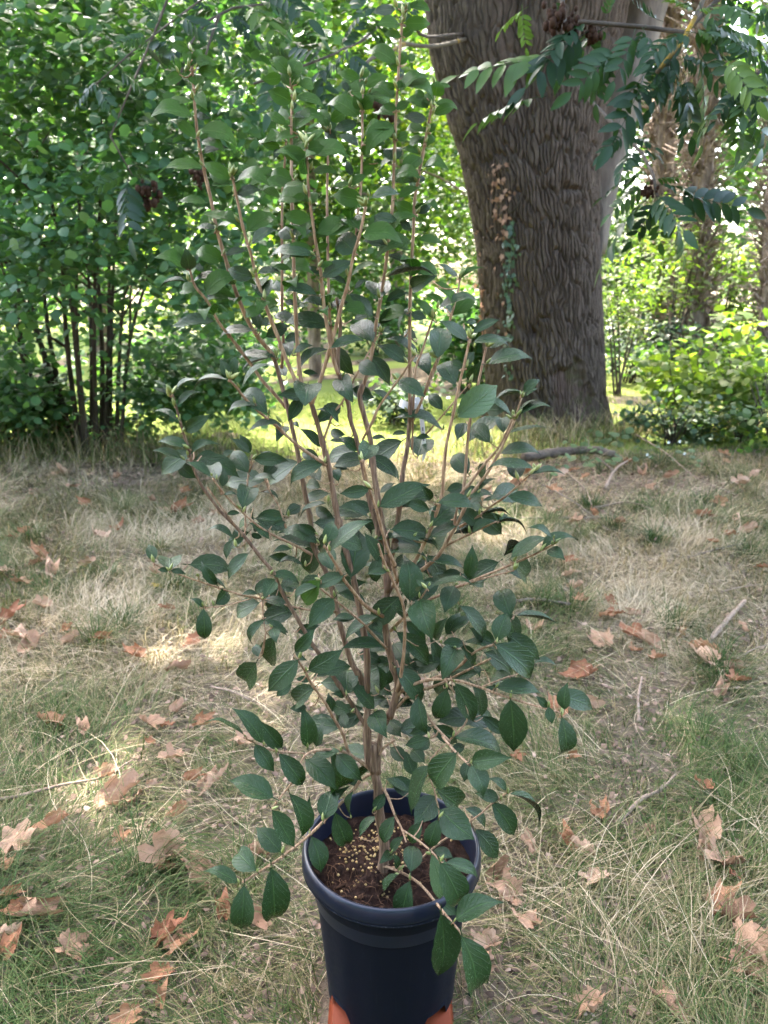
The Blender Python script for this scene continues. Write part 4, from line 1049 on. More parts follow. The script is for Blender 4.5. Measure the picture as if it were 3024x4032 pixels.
LEAVES = dict(
A='''300,415,150,355,85;300,545,300,415,112;330,520,405,395,75;350,490,522,515,92;380,570,540,620,95;215,580,185,450,50;
250,605,95,690,90;355,700,360,590,128;320,830,95,860,85;365,760,440,890,100;365,940,460,960,60;355,1130,160,955,82;385,1120,475,1095,42;
415,1250,610,1190,72;395,1360,95,1345,88;640,1450,415,1330,110;640,1480,455,1400,130b;655,1410,700,1320,62;665,1440,770,1345,52;
690,1590,880,1535,82;1040,1610,850,1510,72;1130,600,980,455,112y;1135,615,1200,470,130y;1060,630,900,650,92;1115,690,1055,580,72;
1140,700,1210,600,82;1200,690,1335,700,92;1175,790,1410,850,88;1135,830,940,740,132;1080,720,930,820,72b;1090,1010,935,910,72;
1110,890,1040,870,50b;1150,890,1170,830,42;1150,950,1335,940,52;1240,1060,1150,960,112y;1200,1100,1000,1140,84;1260,1170,1250,1065,132;
1280,1160,1410,1050,62;1440,1030,1370,890,112y;1460,990,1600,900,92y;1410,1060,1505,1140,72;1060,1150,855,1150,62;1045,1200,890,1170,72;
1030,1220,995,1290,52;1255,1270,1040,1230,112;1270,1220,1390,1200,112;1420,1280,1330,1150,112b;1270,1310,1380,1350,52;1140,1470,950,1410,122;
1040,1520,905,1385,62;1235,1500,1045,1530,72;1310,1400,1510,1400,82;1480,1530,1620,1500,38;1300,1659,1300,1555,112;1240,1600,1150,1610,52;430,1650,215,1630,62''',
B='''530,75,345,100,80;600,120,600,5,122;660,40,820,80,80;650,60,720,10,45;565,200,385,200,112;610,190,820,190,102;580,300,435,270,62;
580,300,695,225,72;560,530,480,500,62;570,530,625,410,72;545,580,480,440,92b;640,500,690,440,62b;530,720,445,690,62;555,720,590,650,62;
540,890,430,855,62;540,890,650,830,72;530,1120,470,1060,72;545,1140,640,1085,72;520,1310,505,1190,155;840,850,760,770,102;860,785,880,670,132;
810,690,690,630,42;880,700,985,700,42y;770,790,690,740,62;800,880,740,830,42;860,840,1050,870,72;850,930,1025,850,82;785,975,600,945,78;
800,1070,750,1045,42;800,1075,870,1005,52;770,1170,735,1120,62;790,1160,860,1110,62;720,1250,585,1200,52;760,1360,910,1330,55;720,1480,650,1415,62;
725,1480,760,1430,62;560,1610,725,1525,74;240,640,65,590,80;260,630,320,570,62y;285,700,480,620,90;250,765,205,640,118;150,740,100,660,52b;
330,770,500,790,64;265,890,190,780,92;265,890,355,780,92;180,830,30,890,92b;220,1010,30,1060,88;230,1190,65,1100,62;290,1170,450,1040,102;
330,1180,455,1170,52;265,1260,330,1185,82;180,1430,130,1310,62b;370,1340,190,1420,104;170,1510,300,1425,64;265,1640,20,1590,142;495,1659,490,1500,92b;
340,1610,570,1570,74''',
C='''700,160,385,85,72;530,215,350,200,48;530,220,595,180,42;1010,170,755,180,74;810,330,1010,190,78;1290,130,1060,90,112;1145,285,1060,180,155;
1165,290,1300,210,62b;1310,430,945,400,88;1320,390,1220,355,62b;1350,240,1610,190,62;600,420,770,375,54;820,600,600,540,122;860,575,1045,545,92;
1130,540,970,510,58;305,540,270,370,122;230,460,190,330,82;350,500,420,560,52;340,480,370,420,42;275,640,55,680,74;620,630,275,650,78;450,770,610,570,74;
915,785,870,650,212;1055,720,970,650,84b;1340,750,1070,705,92;1440,850,1200,790,84;1340,370,1440,330,62b;1380,570,1270,515,62b;1370,520,1480,480,52;
1390,600,1640,470,112;1180,830,1080,800,62b;500,965,145,1005,78;875,1030,830,870,98;820,1040,520,1055,70;930,1090,1120,985,122;660,1040,750,950,52b;
880,1000,970,960,84b;1160,960,980,900,112b;1440,1000,1065,940,112;1440,860,1600,790,74;1440,870,1350,880,34;1080,1120,1220,1080,92b;1120,1250,1120,1130,114b;
1160,1220,1310,1150,64;1200,1350,1430,1160,112b;1000,1260,670,1240,64;980,1260,725,1350,64b;735,1500,960,1280,78;625,1420,560,1270,84;630,1420,685,1240,88;
600,1440,300,1510,64;1090,1410,1030,1320,84b;1230,1380,1350,1390,54b;175,1550,340,1405,78;130,1560,10,1440,48;130,1575,0,1510,54;205,1650,365,1515,84;
1270,1480,1245,1635,236''',
D='''545,140,310,150,94;505,170,720,90,74;570,140,665,240,64;690,75,520,-10,104b;715,80,835,10,64;720,290,935,320,80;450,340,265,290,64;205,400,70,270,192;
170,600,440,500,88;430,440,360,455,54b;480,420,640,480,58;470,600,860,530,54;130,660,0,610,64b;670,690,850,600,152;860,650,1000,720,54b;405,770,385,625,212;
460,800,640,720,88;200,700,300,620,44b;350,920,150,720,114;195,950,350,920,64b;400,980,560,850,114b;860,950,680,780,104;890,860,1205,755,98;930,850,770,740,74b;
960,890,990,830,64b;1040,600,880,490,54;1070,610,1245,510,44;650,930,620,850,64;660,900,790,940,74;570,1050,620,860,44b;350,1130,190,970,192;415,1050,500,1030,74;
415,1050,370,990,64;10,1180,280,1095,48;715,1220,470,1080,94;700,1100,600,1040,84b;620,1300,390,1150,124;880,1260,900,990,192;715,1250,810,1385,152b;
1120,1120,900,945,114;1170,1060,1385,945,104;1170,1140,1470,1130,84;1110,980,1200,960,54b;1300,1180,1490,1090,54;1290,1310,1655,1240,88;1090,1340,965,1300,84;
1085,1330,1175,1215,84;1020,1480,880,1280,172b;1150,1460,1240,1290,132b;60,1170,190,1410,134b;90,1430,165,1590,172;240,1305,400,1410,124;320,1250,490,1490,114b;
560,1450,775,1580,154;180,1520,360,1590,114b;355,1530,510,1610,64b''',
E='''410,320,225,215,54;470,410,680,275,132;500,550,245,485,84;460,640,210,560,78;520,600,730,485,108;560,640,770,640,132b;560,790,400,655,114b;680,770,490,655,84;
730,800,680,660,152;780,860,800,730,74b;990,750,860,560,152;1000,590,850,465,74;1010,580,920,435,78b;1040,640,1320,640,124;1060,640,1220,590,44;1115,770,1235,650,114;
920,690,780,710,74b;860,570,770,620,54b;1010,820,1225,800,54;945,1035,1020,830,188;790,930,900,920,44;1080,910,1260,960,54;920,1080,810,1090,54;1300,1110,1040,1110,114;
1150,1215,1130,1115,114b;1200,1180,1300,1150,64;1160,1290,1000,1150,88;860,1280,655,1185,78;895,1340,900,1190,94;860,1300,800,1460,78b;990,1410,800,1620,118;
1100,1280,1000,1250,54b;220,1470,175,1330,94;350,1540,350,1415,192;360,1550,480,1570,58;340,1550,250,1540,50;1140,260,930,60,184;1030,195,800,250,54;1270,370,1240,445,132b;
1250,345,985,410,30''',
F='''400,130,200,110,124b;390,140,280,330,124b;320,340,370,380,44b;540,660,380,570,114b;560,680,265,830,108;540,815,510,740,114;690,820,670,705,84;540,540,380,380,94b;
690,340,520,210,64;700,200,500,340,154b;810,60,975,140,114b;740,440,610,410,84b;620,490,770,510,34b;960,470,1080,460,44b;860,570,710,450,104;890,650,960,500,172;885,640,960,565,84;
1240,430,1120,440,48b;1530,390,1150,290,74;1240,250,1170,240,44;1325,470,1450,455,54;1340,610,1390,450,202;610,920,380,990,94b;540,870,430,830,94b;1180,810,1020,660,58b;
940,880,700,920,114;760,720,650,690,64b;1030,1025,1420,820,192;1030,910,1150,830,54b;1440,970,1370,850,94;1430,1050,1230,990,104;930,1110,660,1040,84;650,1120,500,1030,114b;
590,1000,350,1080,54;380,1020,260,1090,94b;520,1320,200,1200,124;510,1250,340,1170,94;580,1320,650,1130,124;490,1370,160,1290,104;300,1370,150,1390,54;290,1440,120,1430,94b;
400,1510,170,1480,54;150,1580,380,1630,64;640,1380,960,1140,132;790,1600,850,1190,262;640,1540,560,1370,154b;1000,1300,1190,1280,64;1010,1200,880,1130,84b;
1040,1480,900,1240,124b;1050,1410,1440,1400,74;1390,1250,1080,1260,124;1090,1560,920,1570,64;1000,1640,970,1460,94b;1150,1500,1240,1450,104b''',
G='''500,440,385,310,108;620,500,955,240,242p;1060,480,830,310,88;860,440,1010,440,104b;930,370,1215,330,64;1165,300,1300,190,94;1180,330,1280,260,44;1100,480,1310,350,58;
1120,490,1405,400,64;1000,630,990,480,134b;1030,640,1370,570,54;890,710,720,560,164;690,550,620,690,114b;710,960,570,790,154;980,800,1310,770,38;1240,920,880,860,64;
1120,1005,1090,855,154;1230,970,1510,950,58;800,1110,930,995,54;1040,1150,1330,1220,114;720,1160,930,1130,58;830,1190,1010,1135,48;540,1100,690,1060,94b;
470,1200,780,1230,104;410,1390,620,1200,172;800,1390,620,1240,132;745,1450,940,1335,74;965,1350,905,1280,64;970,1345,1035,1290,64;940,1370,1200,1400,34;820,1300,1070,1270,44;
1390,1480,1215,1385,64;580,1340,710,1470,64b;400,1480,620,1390,84;1065,1650,1370,1475,114;1310,1590,1590,1455,94;1360,1590,1500,1659,114;270,1495,475,1555,64''',
H='''310,370,420,240,134;190,150,405,250,64;320,210,190,30,104;210,400,110,315,54;210,410,215,680,134;650,290,515,290,54;790,170,605,280,94;790,180,700,320,124;
700,330,930,430,74;730,320,920,315,44b;1150,220,920,360,104;940,250,860,250,44b;1160,180,1000,380,164y;1360,130,1110,235,124;1270,330,1065,560,192;720,500,900,620,64;
710,500,580,710,94;780,570,800,670,94;760,560,905,600,64b;780,640,760,880,172b;660,800,640,690,84b;640,850,530,1055,182;980,830,730,1090,172;960,760,1120,570,124;
960,800,1030,820,74b;1070,910,1350,740,154;970,590,1160,540,94b;1440,490,1260,490,68;1050,700,1150,740,64b;930,1020,800,1125,94b;1130,1040,930,1205,172;1380,1100,1390,870,182;
1400,1250,1250,1180,114;1260,1250,1230,1100,84b;1360,1110,1275,1100,64;1080,1000,960,980,64b;1220,920,1110,960,84b;1050,1210,915,1220,74b;540,1440,245,1280,74;690,1500,455,1215,144;
850,1540,650,1310,154b;1060,1530,1030,1210,144;1130,1530,1180,1340,94b;1270,1310,1130,1300,54b;1380,1380,1340,1260,94b''',
I='''650,545,625,170,218;400,200,340,400,104b;40,420,280,400,154b;735,545,825,845,262;610,640,510,590,154b;620,720,785,890,114b;70,490,305,580,104;195,690,20,690,64;
385,680,95,870,94;360,730,420,810,84;430,930,85,940,134;545,810,830,1080,192;240,980,430,1050,114b;520,900,640,1060,154b;400,1290,390,1070,94;360,1430,165,1215,134;
540,1100,770,1410,164;440,1240,500,1040,124b;360,1460,440,1640,172;480,1430,390,1370,84b;470,1530,580,1659,124b;500,1530,610,1620,54b;720,1340,780,1650,184;950,1280,855,1550,154;
860,870,950,690,114b;890,1130,810,840,134b;700,1050,790,1080,64b;830,1590,640,1640,94b;670,1380,540,1420,94b;800,220,1105,270,118;830,340,720,200,134b;1080,340,890,350,94b;
820,440,1200,380,88;790,450,840,390,64;780,440,700,370,64;680,40,885,110,74''',
J='''500,150,540,-110,134;390,225,315,430,164;850,470,770,220,192;905,465,1240,520,84;740,670,825,430,154;730,700,1070,1000,244;820,610,1110,830,164b;440,390,660,695,124;
385,580,530,470,104b;330,620,440,430,124b;720,700,520,560,124b;300,690,500,700,104;480,680,790,800,64;440,700,560,900,94;400,740,310,940,212;560,880,600,950,64;410,920,520,1010,64b;
740,1055,1110,1075,154;730,1060,670,1050,54b;400,1020,565,1345,154;620,1280,560,1000,124b;320,1040,420,1070,54b;540,1300,250,1330,164b;215,1370,430,1510,134b;620,1290,800,1440,114b;
850,1155,880,1600,222;1160,1210,1190,1350,84;1150,1215,1060,1120,64;1290,1230,1315,1010,122;1270,1300,1290,1640,158;1040,850,1230,870,64b;840,960,750,930,74b;870,30,1010,180,174;830,110,1010,200,64b''',
K='''425,65,580,295,154;620,140,830,410,184;840,190,1090,425,204b;1110,120,870,165,94;1100,430,1090,190,184b;1095,150,1295,360,174;1270,350,1180,380,74b;570,500,215,335,214;
705,470,800,870,192;870,740,865,500,94b;565,605,745,905,174f;985,675,1060,420,172;1000,670,1170,400,124b;630,940,430,740,164;430,1095,250,920,184;285,1190,30,1060,124;
335,1215,305,1590,204;555,1080,580,1550,198;885,820,965,1115,174;1075,620,1190,930,174;1210,650,1220,440,64;1280,810,1420,640,104b;1390,600,1490,460,104f;1560,655,1450,880,84f;
1590,1130,1370,1440,114f;1540,940,1640,810,74f''',
L='''410,200,280,85,114;470,310,410,120,114b;560,210,450,90,114b;430,440,240,340,74b;600,240,440,640,124;820,140,595,460,222;660,430,890,590,204b;690,600,970,840,232;
650,490,480,720,192b;670,680,590,920,124f;540,700,430,890,104b;900,590,1080,760,104b;980,760,1160,1000,154b;1170,510,980,460,104;1110,540,1300,810,174;1260,470,1530,700,98;
1230,440,1100,330,54;945,240,1055,485,174;920,200,885,370,104b;950,210,1270,170,194;810,10,1250,150,154;590,20,400,80,104;600,20,480,110,104b;780,130,900,60,84b;
450,1100,470,880,168f;290,960,220,1010,94f;340,1080,310,950,64f;640,930,800,990,94b;620,970,740,1350,134p;695,1035,875,1430,218f;740,1030,1025,1140,134;445,1185,395,1525,148f;
820,1500,1180,1330,212f;660,1330,830,1460,124;380,1000,240,1110,144b''',
M='''1215,560,1210,1090,252f;1385,740,1485,1260,242f''')

soil_pt = at_z(1503, 3430, 0.42)
camellia = thing('camellia_shrub', (float(soil_pt[0]), float(soil_pt[1]), 0.42), 'tall upright camellia shrub with glossy dark green leaves growing in the navy pot', 'shrub')

SAMP = []                        # (px, py, Y, stem radius)
for wt, wb, dt, db, route in STEMS:
    pts = np.array([tpx(t, float(x), float(y)) for t, x, y in re.findall(r'([A-M])(-?\d+),(-?\d+)', route)])
    n = max(8, int(np.linalg.norm(np.diff(pts, axis=0), axis=1).sum() / 22))
    P2 = spline(pts, n)
    s = np.linspace(0, 1, n)
    Y = AXIS_Y + dt * (1 - s) ** 1.3 + db * (1 - (1 - s) ** 1.3)
    P = np.array([at_y(a, b, yy) for (a, b), yy in zip(P2, Y)])
    dep = project(P)[2]
    wpx = wt + (wb - wt) * s
    wpx = wpx * (1 - .28 * np.clip((wpx - 9) / 16, 0, 1))
    rad = 0.5 * wpx * dep / F
    knots = 1 + 0.16 * np.maximum(0, rng.normal(0, 1, n)) * (rng.random(n) < .35)
    me = tube_mesh('stem', P, rad * knots, M['stem'] if wb > 23 else M['young_stem'], 8 if wb > 25 else 6, .03)
    part('trunk' if wb > 45 else 'stem', me, camellia)
    for k in range(n):
        SAMP.append((P2[k, 0], P2[k, 1], Y[k], rad[k]))
SAMP = np.array(SAMP)

NU = 15
UU = np.concatenate([[-.15, -.07], np.linspace(0, 1, NU)])
PROF = np.where(UU < 0, .045, np.interp(UU, [0, .05, .12, .22, .34, .44, .56, .68, .78, .86, .93, 1], [.05, .30, .56, .82, .97, 1, .95, .78, .56, .33, .14, .02]))
PROF2 = np.where(UU < 0, .045, np.interp(UU, [0, .05, .12, .22, .34, .5, .64, .76, .86, .93, 1], [.06, .42, .68, .89, .99, 1, .95, .82, .60, .36, .04]))
VV = np.array([-1, -.55, 0, .55, 1])
GI, GJ = np.meshgrid(np.arange(len(UU) - 1), np.arange(4), indexing='ij')
LEAF_F = np.stack([GI * 5 + GJ, GI * 5 + GJ + 1, (GI + 1) * 5 + GJ + 1, (GI + 1) * 5 + GJ], -1).reshape(-1, 4)
LEAF_UV = np.stack(np.broadcast_arrays(np.clip(UU, 0, 1)[:, None], (VV * .5 + .5)[None, :]), -1).reshape(-1, 2)

def camellia_leaf(B, T, W, nrm, arch, fold, curl, wave, prof=None):
    a = T - B
    Ln = np.linalg.norm(a)
    t = a / Ln
    nrm = nrm - t * (t @ nrm)
    nrm = nrm / np.linalg.norm(nrm)
    s = np.cross(nrm, t)
    uc = np.clip(UU, 0, 1)
    up = np.clip((uc - .62) / .38, 0, 1)
    off = arch * Ln * 4 * uc * (1 - uc) - curl * Ln * up ** 2
    bendside = wave[1] * Ln * np.sin(math.pi * uc)
    ctr = B + t * (UU * Ln)[:, None] + nrm * off[:, None] + s * bendside[:, None]
    hw = .5 * W * (PROF if prof is None else prof)
    ser = 1 + .045 * (np.arange(len(UU)) % 2)
    V = ctr[:, None, :] + s * (hw * ser)[:, None, None] * VV[None, :, None] * math.cos(fold) + \
        nrm * ((hw[:, None] * np.abs(VV)[None, :] * math.sin(fold)) + wave[0] * W * np.sin(uc * 9 + wave[2])[:, None] * VV[None, :] ** 2 * (uc > 0)[:, None])[..., None]
    return V.reshape(-1, 3)

leaf_items, buds = [], []
for tile, txt in LEAVES.items():
    for rec in txt.replace('\n', '').split(';'):
        mt = re.match(r'\s*(-?\d+),(-?\d+),(-?\d+),(-?\d+),(\d+)([a-z]*)', rec)
        bx, by, ex, ey, wd = (float(g) for g in mt.groups()[:5])
        fl = mt.group(6)
        b2, e2 = np.array(tpx(tile, bx, by)), np.array(tpx(tile, ex, ey))
        wd /= TS
        d2 = np.hypot(SAMP[:, 0] - b2[0], SAMP[:, 1] - b2[1])
        k = int(np.argmin(d2))
        Y = SAMP[k, 2] + rng.normal(0, .006)
        if 'b' in fl:
            Y += .045
        elif 'f' in fl:
            Y -= .03
        else:
            Y -= .004
        B = at_y(b2[0], b2[1], Y)
        dep = project(B)[2][0]
        lapp = np.linalg.norm(e2 - b2) * dep / F
        wapp = wd * dep / F
        L = max(lapp, min(.105, wapp / .54))
        dy = math.sqrt(max(0, L * L - lapp * lapp))
        dy = min(dy, .055)
        upl = b2[1] < 1050 and e2[1] < b2[1]
        if upl:
            dy *= .3
        toward = -1 if (e2[1] - b2[1]) > -.2 * abs(e2[0] - b2[0]) else 1
        T = at_y(e2[0], e2[1], Y + toward * dy * (1 if rng.random() < .9 else -1))
        L = np.linalg.norm(T - B)
        wapp *= 1.02
        W = max(wapp, .46 * L)
        phi = math.acos(min(1, max(.2, wapp / W)))
        t = (T - B) / L
        view = unit(np.array([0, 0, CAM_Z]) - B)
        n0 = unit(view - t * (t @ view))
        s = np.cross(t, n0)
        if s[2] < 0:
            s = -s
        nrm = n0 * math.cos(phi) + s * math.sin(phi) + rng.normal(0, .08 if upl else .22, 3) + np.array([0, 0, .05 if upl else .24])
        V = camellia_leaf(B, T, W, nrm, rng.uniform(.01, .13), (rng.uniform(.05, .3) if b2[1] < 1050 else rng.uniform(.12, .65)), rng.uniform(.0, .28), (rng.uniform(-.05, .05), rng.uniform(-.03, .03), rng.uniform(0, 6)), PROF2 if lapp / wapp < 1.05 else .7 * PROF + .3 * PROF2 if lapp / wapp < 1.3 or b2[1] < 820 else PROF)
        S3 = at_y(SAMP[k, 0], SAMP[k, 1], SAMP[k, 2])
        top = b2[1] < 820
        top = top or rng.random() < np.clip((1350 - b2[1]) / 700, 0, 1)
        mk = 'camellia_pale' if 'p' in fl else ('camellia_young' if 'y' in fl or (top and rng.random() < .9) else 'camellia')
        leaf_items.append((lapp * wapp * (.5 if 'b' in fl else 1), V, mk, B, S3, SAMP[k, 3], t, fl))

zone = np.where((SAMP[:, 1] > 1750) & (SAMP[:, 1] < 3150))[0]
for k in rng.choice(zone, 75, replace=False):             # leaves half hidden inside the shrub
    th_ = rng.uniform(0, 6.28)
    S3 = at_y(*SAMP[k, :3])
    B = S3 + np.array([.012 * math.cos(th_), .03 + .015 * rng.random(), .006])
    L = rng.uniform(.06, .09)
    t = unit(np.array([math.cos(th_), rng.uniform(.0, .7), rng.normal(-.35, .35)]))
    nrm = np.array([rng.normal(0, .4), -.7, .7])
    V = camellia_leaf(B, B + t * L, L * .5, nrm, .06, .3, .1, (.03, .01, 1.0))
    leaf_items.append((1e-6, V, 'camellia', B, S3, SAMP[k, 3], t, 'b'))
zone = np.where((SAMP[:, 1] > 180) & (SAMP[:, 1] < 1250))[0]
for k in rng.choice(zone, 95, replace=False):             # small cupped leaves all the way up the shoots
    th_ = rng.uniform(0, 6.28)
    S3 = at_y(*SAMP[k, :3])
    t = unit(np.array([math.cos(th_), .8 * math.sin(th_), rng.normal(.15, .3)]))
    B = S3 + t * (SAMP[k, 3] + .004)
    L = rng.uniform(.034, .06)
    nrm = np.array([rng.normal(0, .3), -.75, .65])
    V = camellia_leaf(B, B + t * L, L * .62, nrm, .10, .25, .3, (.02, .01, 1.0), .5 * (PROF + PROF2))
    leaf_items.append((2e-6, V, 'camellia_young', B, S3, SAMP[k, 3], t, 'b'))
order = np.argsort([-x[0] for x in leaf_items])
big = set(order[:300].tolist())
rest = Geo()
LEAFT = np.array(LEAF_F)
twigs = Geo()
ntw = 0
bud_t = np.array([[0, 0, 0], [.32, .17, 0], [.32, 0, .17], [.32, -.17, 0], [.32, 0, -.17], [.68, .13, 0], [.68, 0, .13], [.68, -.13, 0], [.68, 0, -.13], [1, 0, 0]])
bud_q = [[1, 2, 6, 5], [2, 3, 7, 6], [3, 4, 8, 7], [4, 1, 5, 8]]
bud_f = [[0, 2, 1], [0, 3, 2], [0, 4, 3], [0, 1, 4], [5, 6, 9], [6, 7, 9], [7, 8, 9], [8, 5, 9]]
bud_me = make_mesh('bud', bud_t, [np.array(bud_q), np.array(bud_f)], M['bud'])

def place(me, name, parent, pos, axis, nrm, size, label=None):
    a, s, n_ = frames(np.asarray(axis, float)[None], np.asarray(nrm, float)[None])
    q, l = parent, Vector((0, 0, 0))
    while q is not None:
        l += Vector(q.location)
        q = q.parent
    o = link(name, me, parent, label)
    Mx = Matrix([[a[0][i] * size, s[0][i] * size, n_[0][i] * size, pos[i] - l[i]] for i in range(3)] + [[0, 0, 0, 1]])
    o.matrix_local = Mx
    return o

nb = 0
rest_by = {}
for i, (area, V, mk, B, S3, srad, t, fl) in enumerate(leaf_items):
    if i in big:
        part('leaf', make_mesh('leaf', V, LEAF_F, M[mk], True, None, LEAF_UV), camellia, 'pale green leaf underside' if mk == 'camellia_pale' else None)
    else:
        rest_by.setdefault(mk, []).append(V)
    root = B - t * .13 * .08
    gap = np.linalg.norm(root - S3)
    if gap > srad + .004:
        mid = (root + S3) / 2 + np.array([0, 0, -.12 * gap])
        part('twig', tube_mesh('twig', spline(np.array([S3, mid, root + t * .006]), 6), np.linspace(.0013, .0009, 6), M['young_stem'], 5), camellia)
    if nb < 300 and rng.random() < .62 and 'b' not in fl:
        ax = unit(np.array([rng.normal(0, .35), rng.normal(0, .3) - .2, .8]) + .25 * t)
        place(bud_me, 'bud', camellia, B - t * .004 + np.array([0, -.002, 0]), ax, np.array([.3, -1, .2]), rng.uniform(.011, .020))
        nb += 1
for mk, Vs in rest_by.items():
    Fa = np.vstack([LEAF_F + k * len(UU) * 5 for k in range(len(Vs))])
    part('inner_leaves', make_mesh('inner_leaves', np.vstack(Vs), Fa, M[mk], True, None, np.vstack([LEAF_UV] * len(Vs))), camellia, kind='stuff')
# bud clusters at the growing tips
for wt, wb, dt, db, route in STEMS:
    t0, x0, y0 = re.findall(r'([A-M])(-?\d+),(-?\d+)', route)[0]
    if wb > 30 or t0 in 'KL' and wb > 14:
        continue
    p2 = tpx(t0, float(x0), float(y0))
    if p2[1] < 480:
        continue
    P = at_y(p2[0], p2[1], AXIS_Y + dt - .004)
    for k in range(int(rng.integers(2, 5))):
        if nb >= 300:
            break
        place(bud_me, 'bud', camellia, P, unit(np.array([rng.normal(0, .5), rng.normal(-.2, .4), .9])), np.array([.3, -1, .2]), rng.uniform(.013, .022))
        nb += 1

# ------------------------------------------------------------------ pot, soil, stand, plant label
m, n, out = new_mat('navy_plastic')
t1 = tex_noise(n, 40, 5, .7)
t2 = tex_noise(n, 1.0, 4, .7, vec=mapping(n, 'Object', (160, 160, 5)))
t3 = tex_noise(n, 420, 2, .8)
c = mixc(n, t1.outputs[0], (.0021, .0029, .0062), (.0042, .0056, .0105))
c = mixc(n, mth(n, 'MULTIPLY', ramp(n, t2.outputs[0], [(.6, (0, 0, 0)), (.75, (1, 1, 1))]).outputs[0], .10), c, (.07, .08, .10))
c = mixc(n, ramp(n, t3.outputs[0], [(.74, (0, 0, 0)), (.80, (1, 1, 1))]).outputs[0], c, (.04, .045, .055))
principled(n, out, c, mth(n, 'ADD', mth(n, 'MULTIPLY', t1.outputs[0], .25), .36), .10, bump(n, t3.outputs[0], .12, .001))
M['pot'] = m
m, n, out = new_mat('navy_rim')
t1 = tex_noise(n, 30, 5, .7)
t3 = tex_noise(n, 300, 3, .8)
c = mixc(n, t1.outputs[0], (.0035, .0048, .0105), (.008, .0105, .020))
c = mixc(n, ramp(n, t3.outputs[0], [(.66, (0, 0, 0)), (.76, (1, 1, 1))]).outputs[0], c, (.035, .04, .05))
principled(n, out, c, mth(n, 'ADD', mth(n, 'MULTIPLY', t1.outputs[0], .2), .22), .28, bump(n, t3.outputs[0], .15, .001))
M['rim'] = m
m, n, out = new_mat('potting_soil')
t1 = tex_noise(n, 60, 6, .7)
t2 = tex_noise(n, 1.0, 4, .6, vec=mapping(n, 'Object', (500, 60, 60)), dist=2)
c = ramp(n, t1.outputs[0], [(.3, (.005, .003, .0025)), (.5, (.018, .009, .006)), (.7, (.045, .024, .016))]).outputs[0]
principled(n, out, c, .95, .1, bump(n, mth(n, 'ADD', t1.outputs[0], t2.outputs[0]), .9, .008))
M['soil'] = m
def flat_mat(name, c1, c2, rough=.6, spec=.3, scale=30, src=None):
    m, n, out = new_mat(name)
    if src == 'rand':
        f = n.nodes.new('ShaderNodeObjectInfo').outputs['Random']
    elif src == 'tint':
        f = nd(n, 'ShaderNodeAttribute', attribute_name='tint').outputs['Fac']
    else:
        f = tex_noise(n, scale, 4).outputs[0]
    principled(n, out, mixc(n, f, c1, c2), rough, spec)
    return m
M['granule'] = flat_mat('fertiliser_granule', (.18, .11, .032), (.32, .22, .085), .45, .4, src='tint')
M['fibre'] = flat_mat('root_fibre', (.035, .018, .010), (.11, .06, .035), .9, .1, src='tint')
M['orange'] = flat_mat('orange_plastic', (.075, .014, .005), (.115, .025, .009), .6, .08, 12)
M['tag'] = flat_mat('white_plastic', (.50, .51, .54), (.58, .59, .62), .45, .4)
M['ink'] = flat_mat('tag_print', (.10, .09, .14), (.2, .18, .25), .6, .2)

PX, PY, PZ = 0.015, 1.30, 0.105
pot = thing('plant_pot', (PX, PY, PZ), 'large round navy blue plastic plant pot with rolled rim on the orange stand', 'plant pot')
NT = 128
th = np.arange(NT) * 2 * math.pi / NT
def lathe(name, prof, mat, parent, notch=None, flute=0.0):
    rings = []
    for i, (r, z) in enumerate(prof):
        rr = np.full(NT, r) * (1 + (flute * (np.cos(th * 14) + .5 * np.cos(th * 9 + 1)) if 0 < i < len(prof) - 1 else 0))
        zz = np.full(NT, z)
        if notch is not None and i == 0:
            zz = zz + notch
            rr = rr + notch * .11
        rings.append(np.stack([PX + rr * np.cos(th), PY + rr * np.sin(th), PZ + zz], -1))
    V = np.vstack(rings)
    i = np.arange(len(prof) - 1)[:, None] * NT
    j = np.arange(NT)[None]
    k = (j + 1) % NT
    Fq = np.stack([i + j, i + k, i + NT + k, i + NT + j], -1).reshape(-1, 4)
    return part(name, make_mesh(name, V, Fq, mat), parent)
dg = (np.degrees(th) % 360)
notch = np.zeros(NT)
for cdeg in (218, 311, 38, 128):
    dd = np.abs((dg - cdeg + 180) % 360 - 180)
    notch = np.maximum(notch, .034 * np.clip((15 - dd) / 4, 0, 1))
lathe('pot_wall', [(.1350, 0), (.1372, .040), (.1378, .046), (.1384, .052), (.1425, .11), (.1475, .17), (.1525, .235), (.1555, .273)], M['pot'], pot, notch, .0045)
lathe('pot_band', [(.1560, .273), (.1600, .276), (.1625, .282), (.1640, .297), (.1650, .315)], M['pot'], pot)
rim = lathe('rim', [(r_, z_ + .035) for r_, z_ in [(.1650, .2830), (.1700, .2825), (.1778, .2830), (.1798, .2855), (.1806, .293), (.1804, .303), (.1792, .311), (.1770, .3165), (.1742, .3195), (.1716, .3200), (.1694, .3180), (.1680, .312), (.1660, .295), (.1625, .250), (.1580, .215)]], M['rim'], pot)
m, n, out = new_mat('scuff_and_highlight')
t1 = tex_noise(n, 160, 4, .8)
principled(n, out, mixc(n, ramp(n, t1.outputs[0], [(.52, (0, 0, 0)), (.68, (1, 1, 1))]).outputs[0], (.006, .008, .014), (.05, .053, .06)), .7, .1)
M['scuff_highlight'] = m
lathe('rim_edge', [(.1775, .3180), (.1800, .3176), (.1809, .3195), (.1806, .3225)], M['scuff_highlight'], pot)
lathe('band_highlight', [(.1565, .2745), (.1606, .2752), (.1611, .2768), (.1612, .2785)], M['scuff_highlight'], pot)  # lighter ring paints a highlight along the lower edge of the band
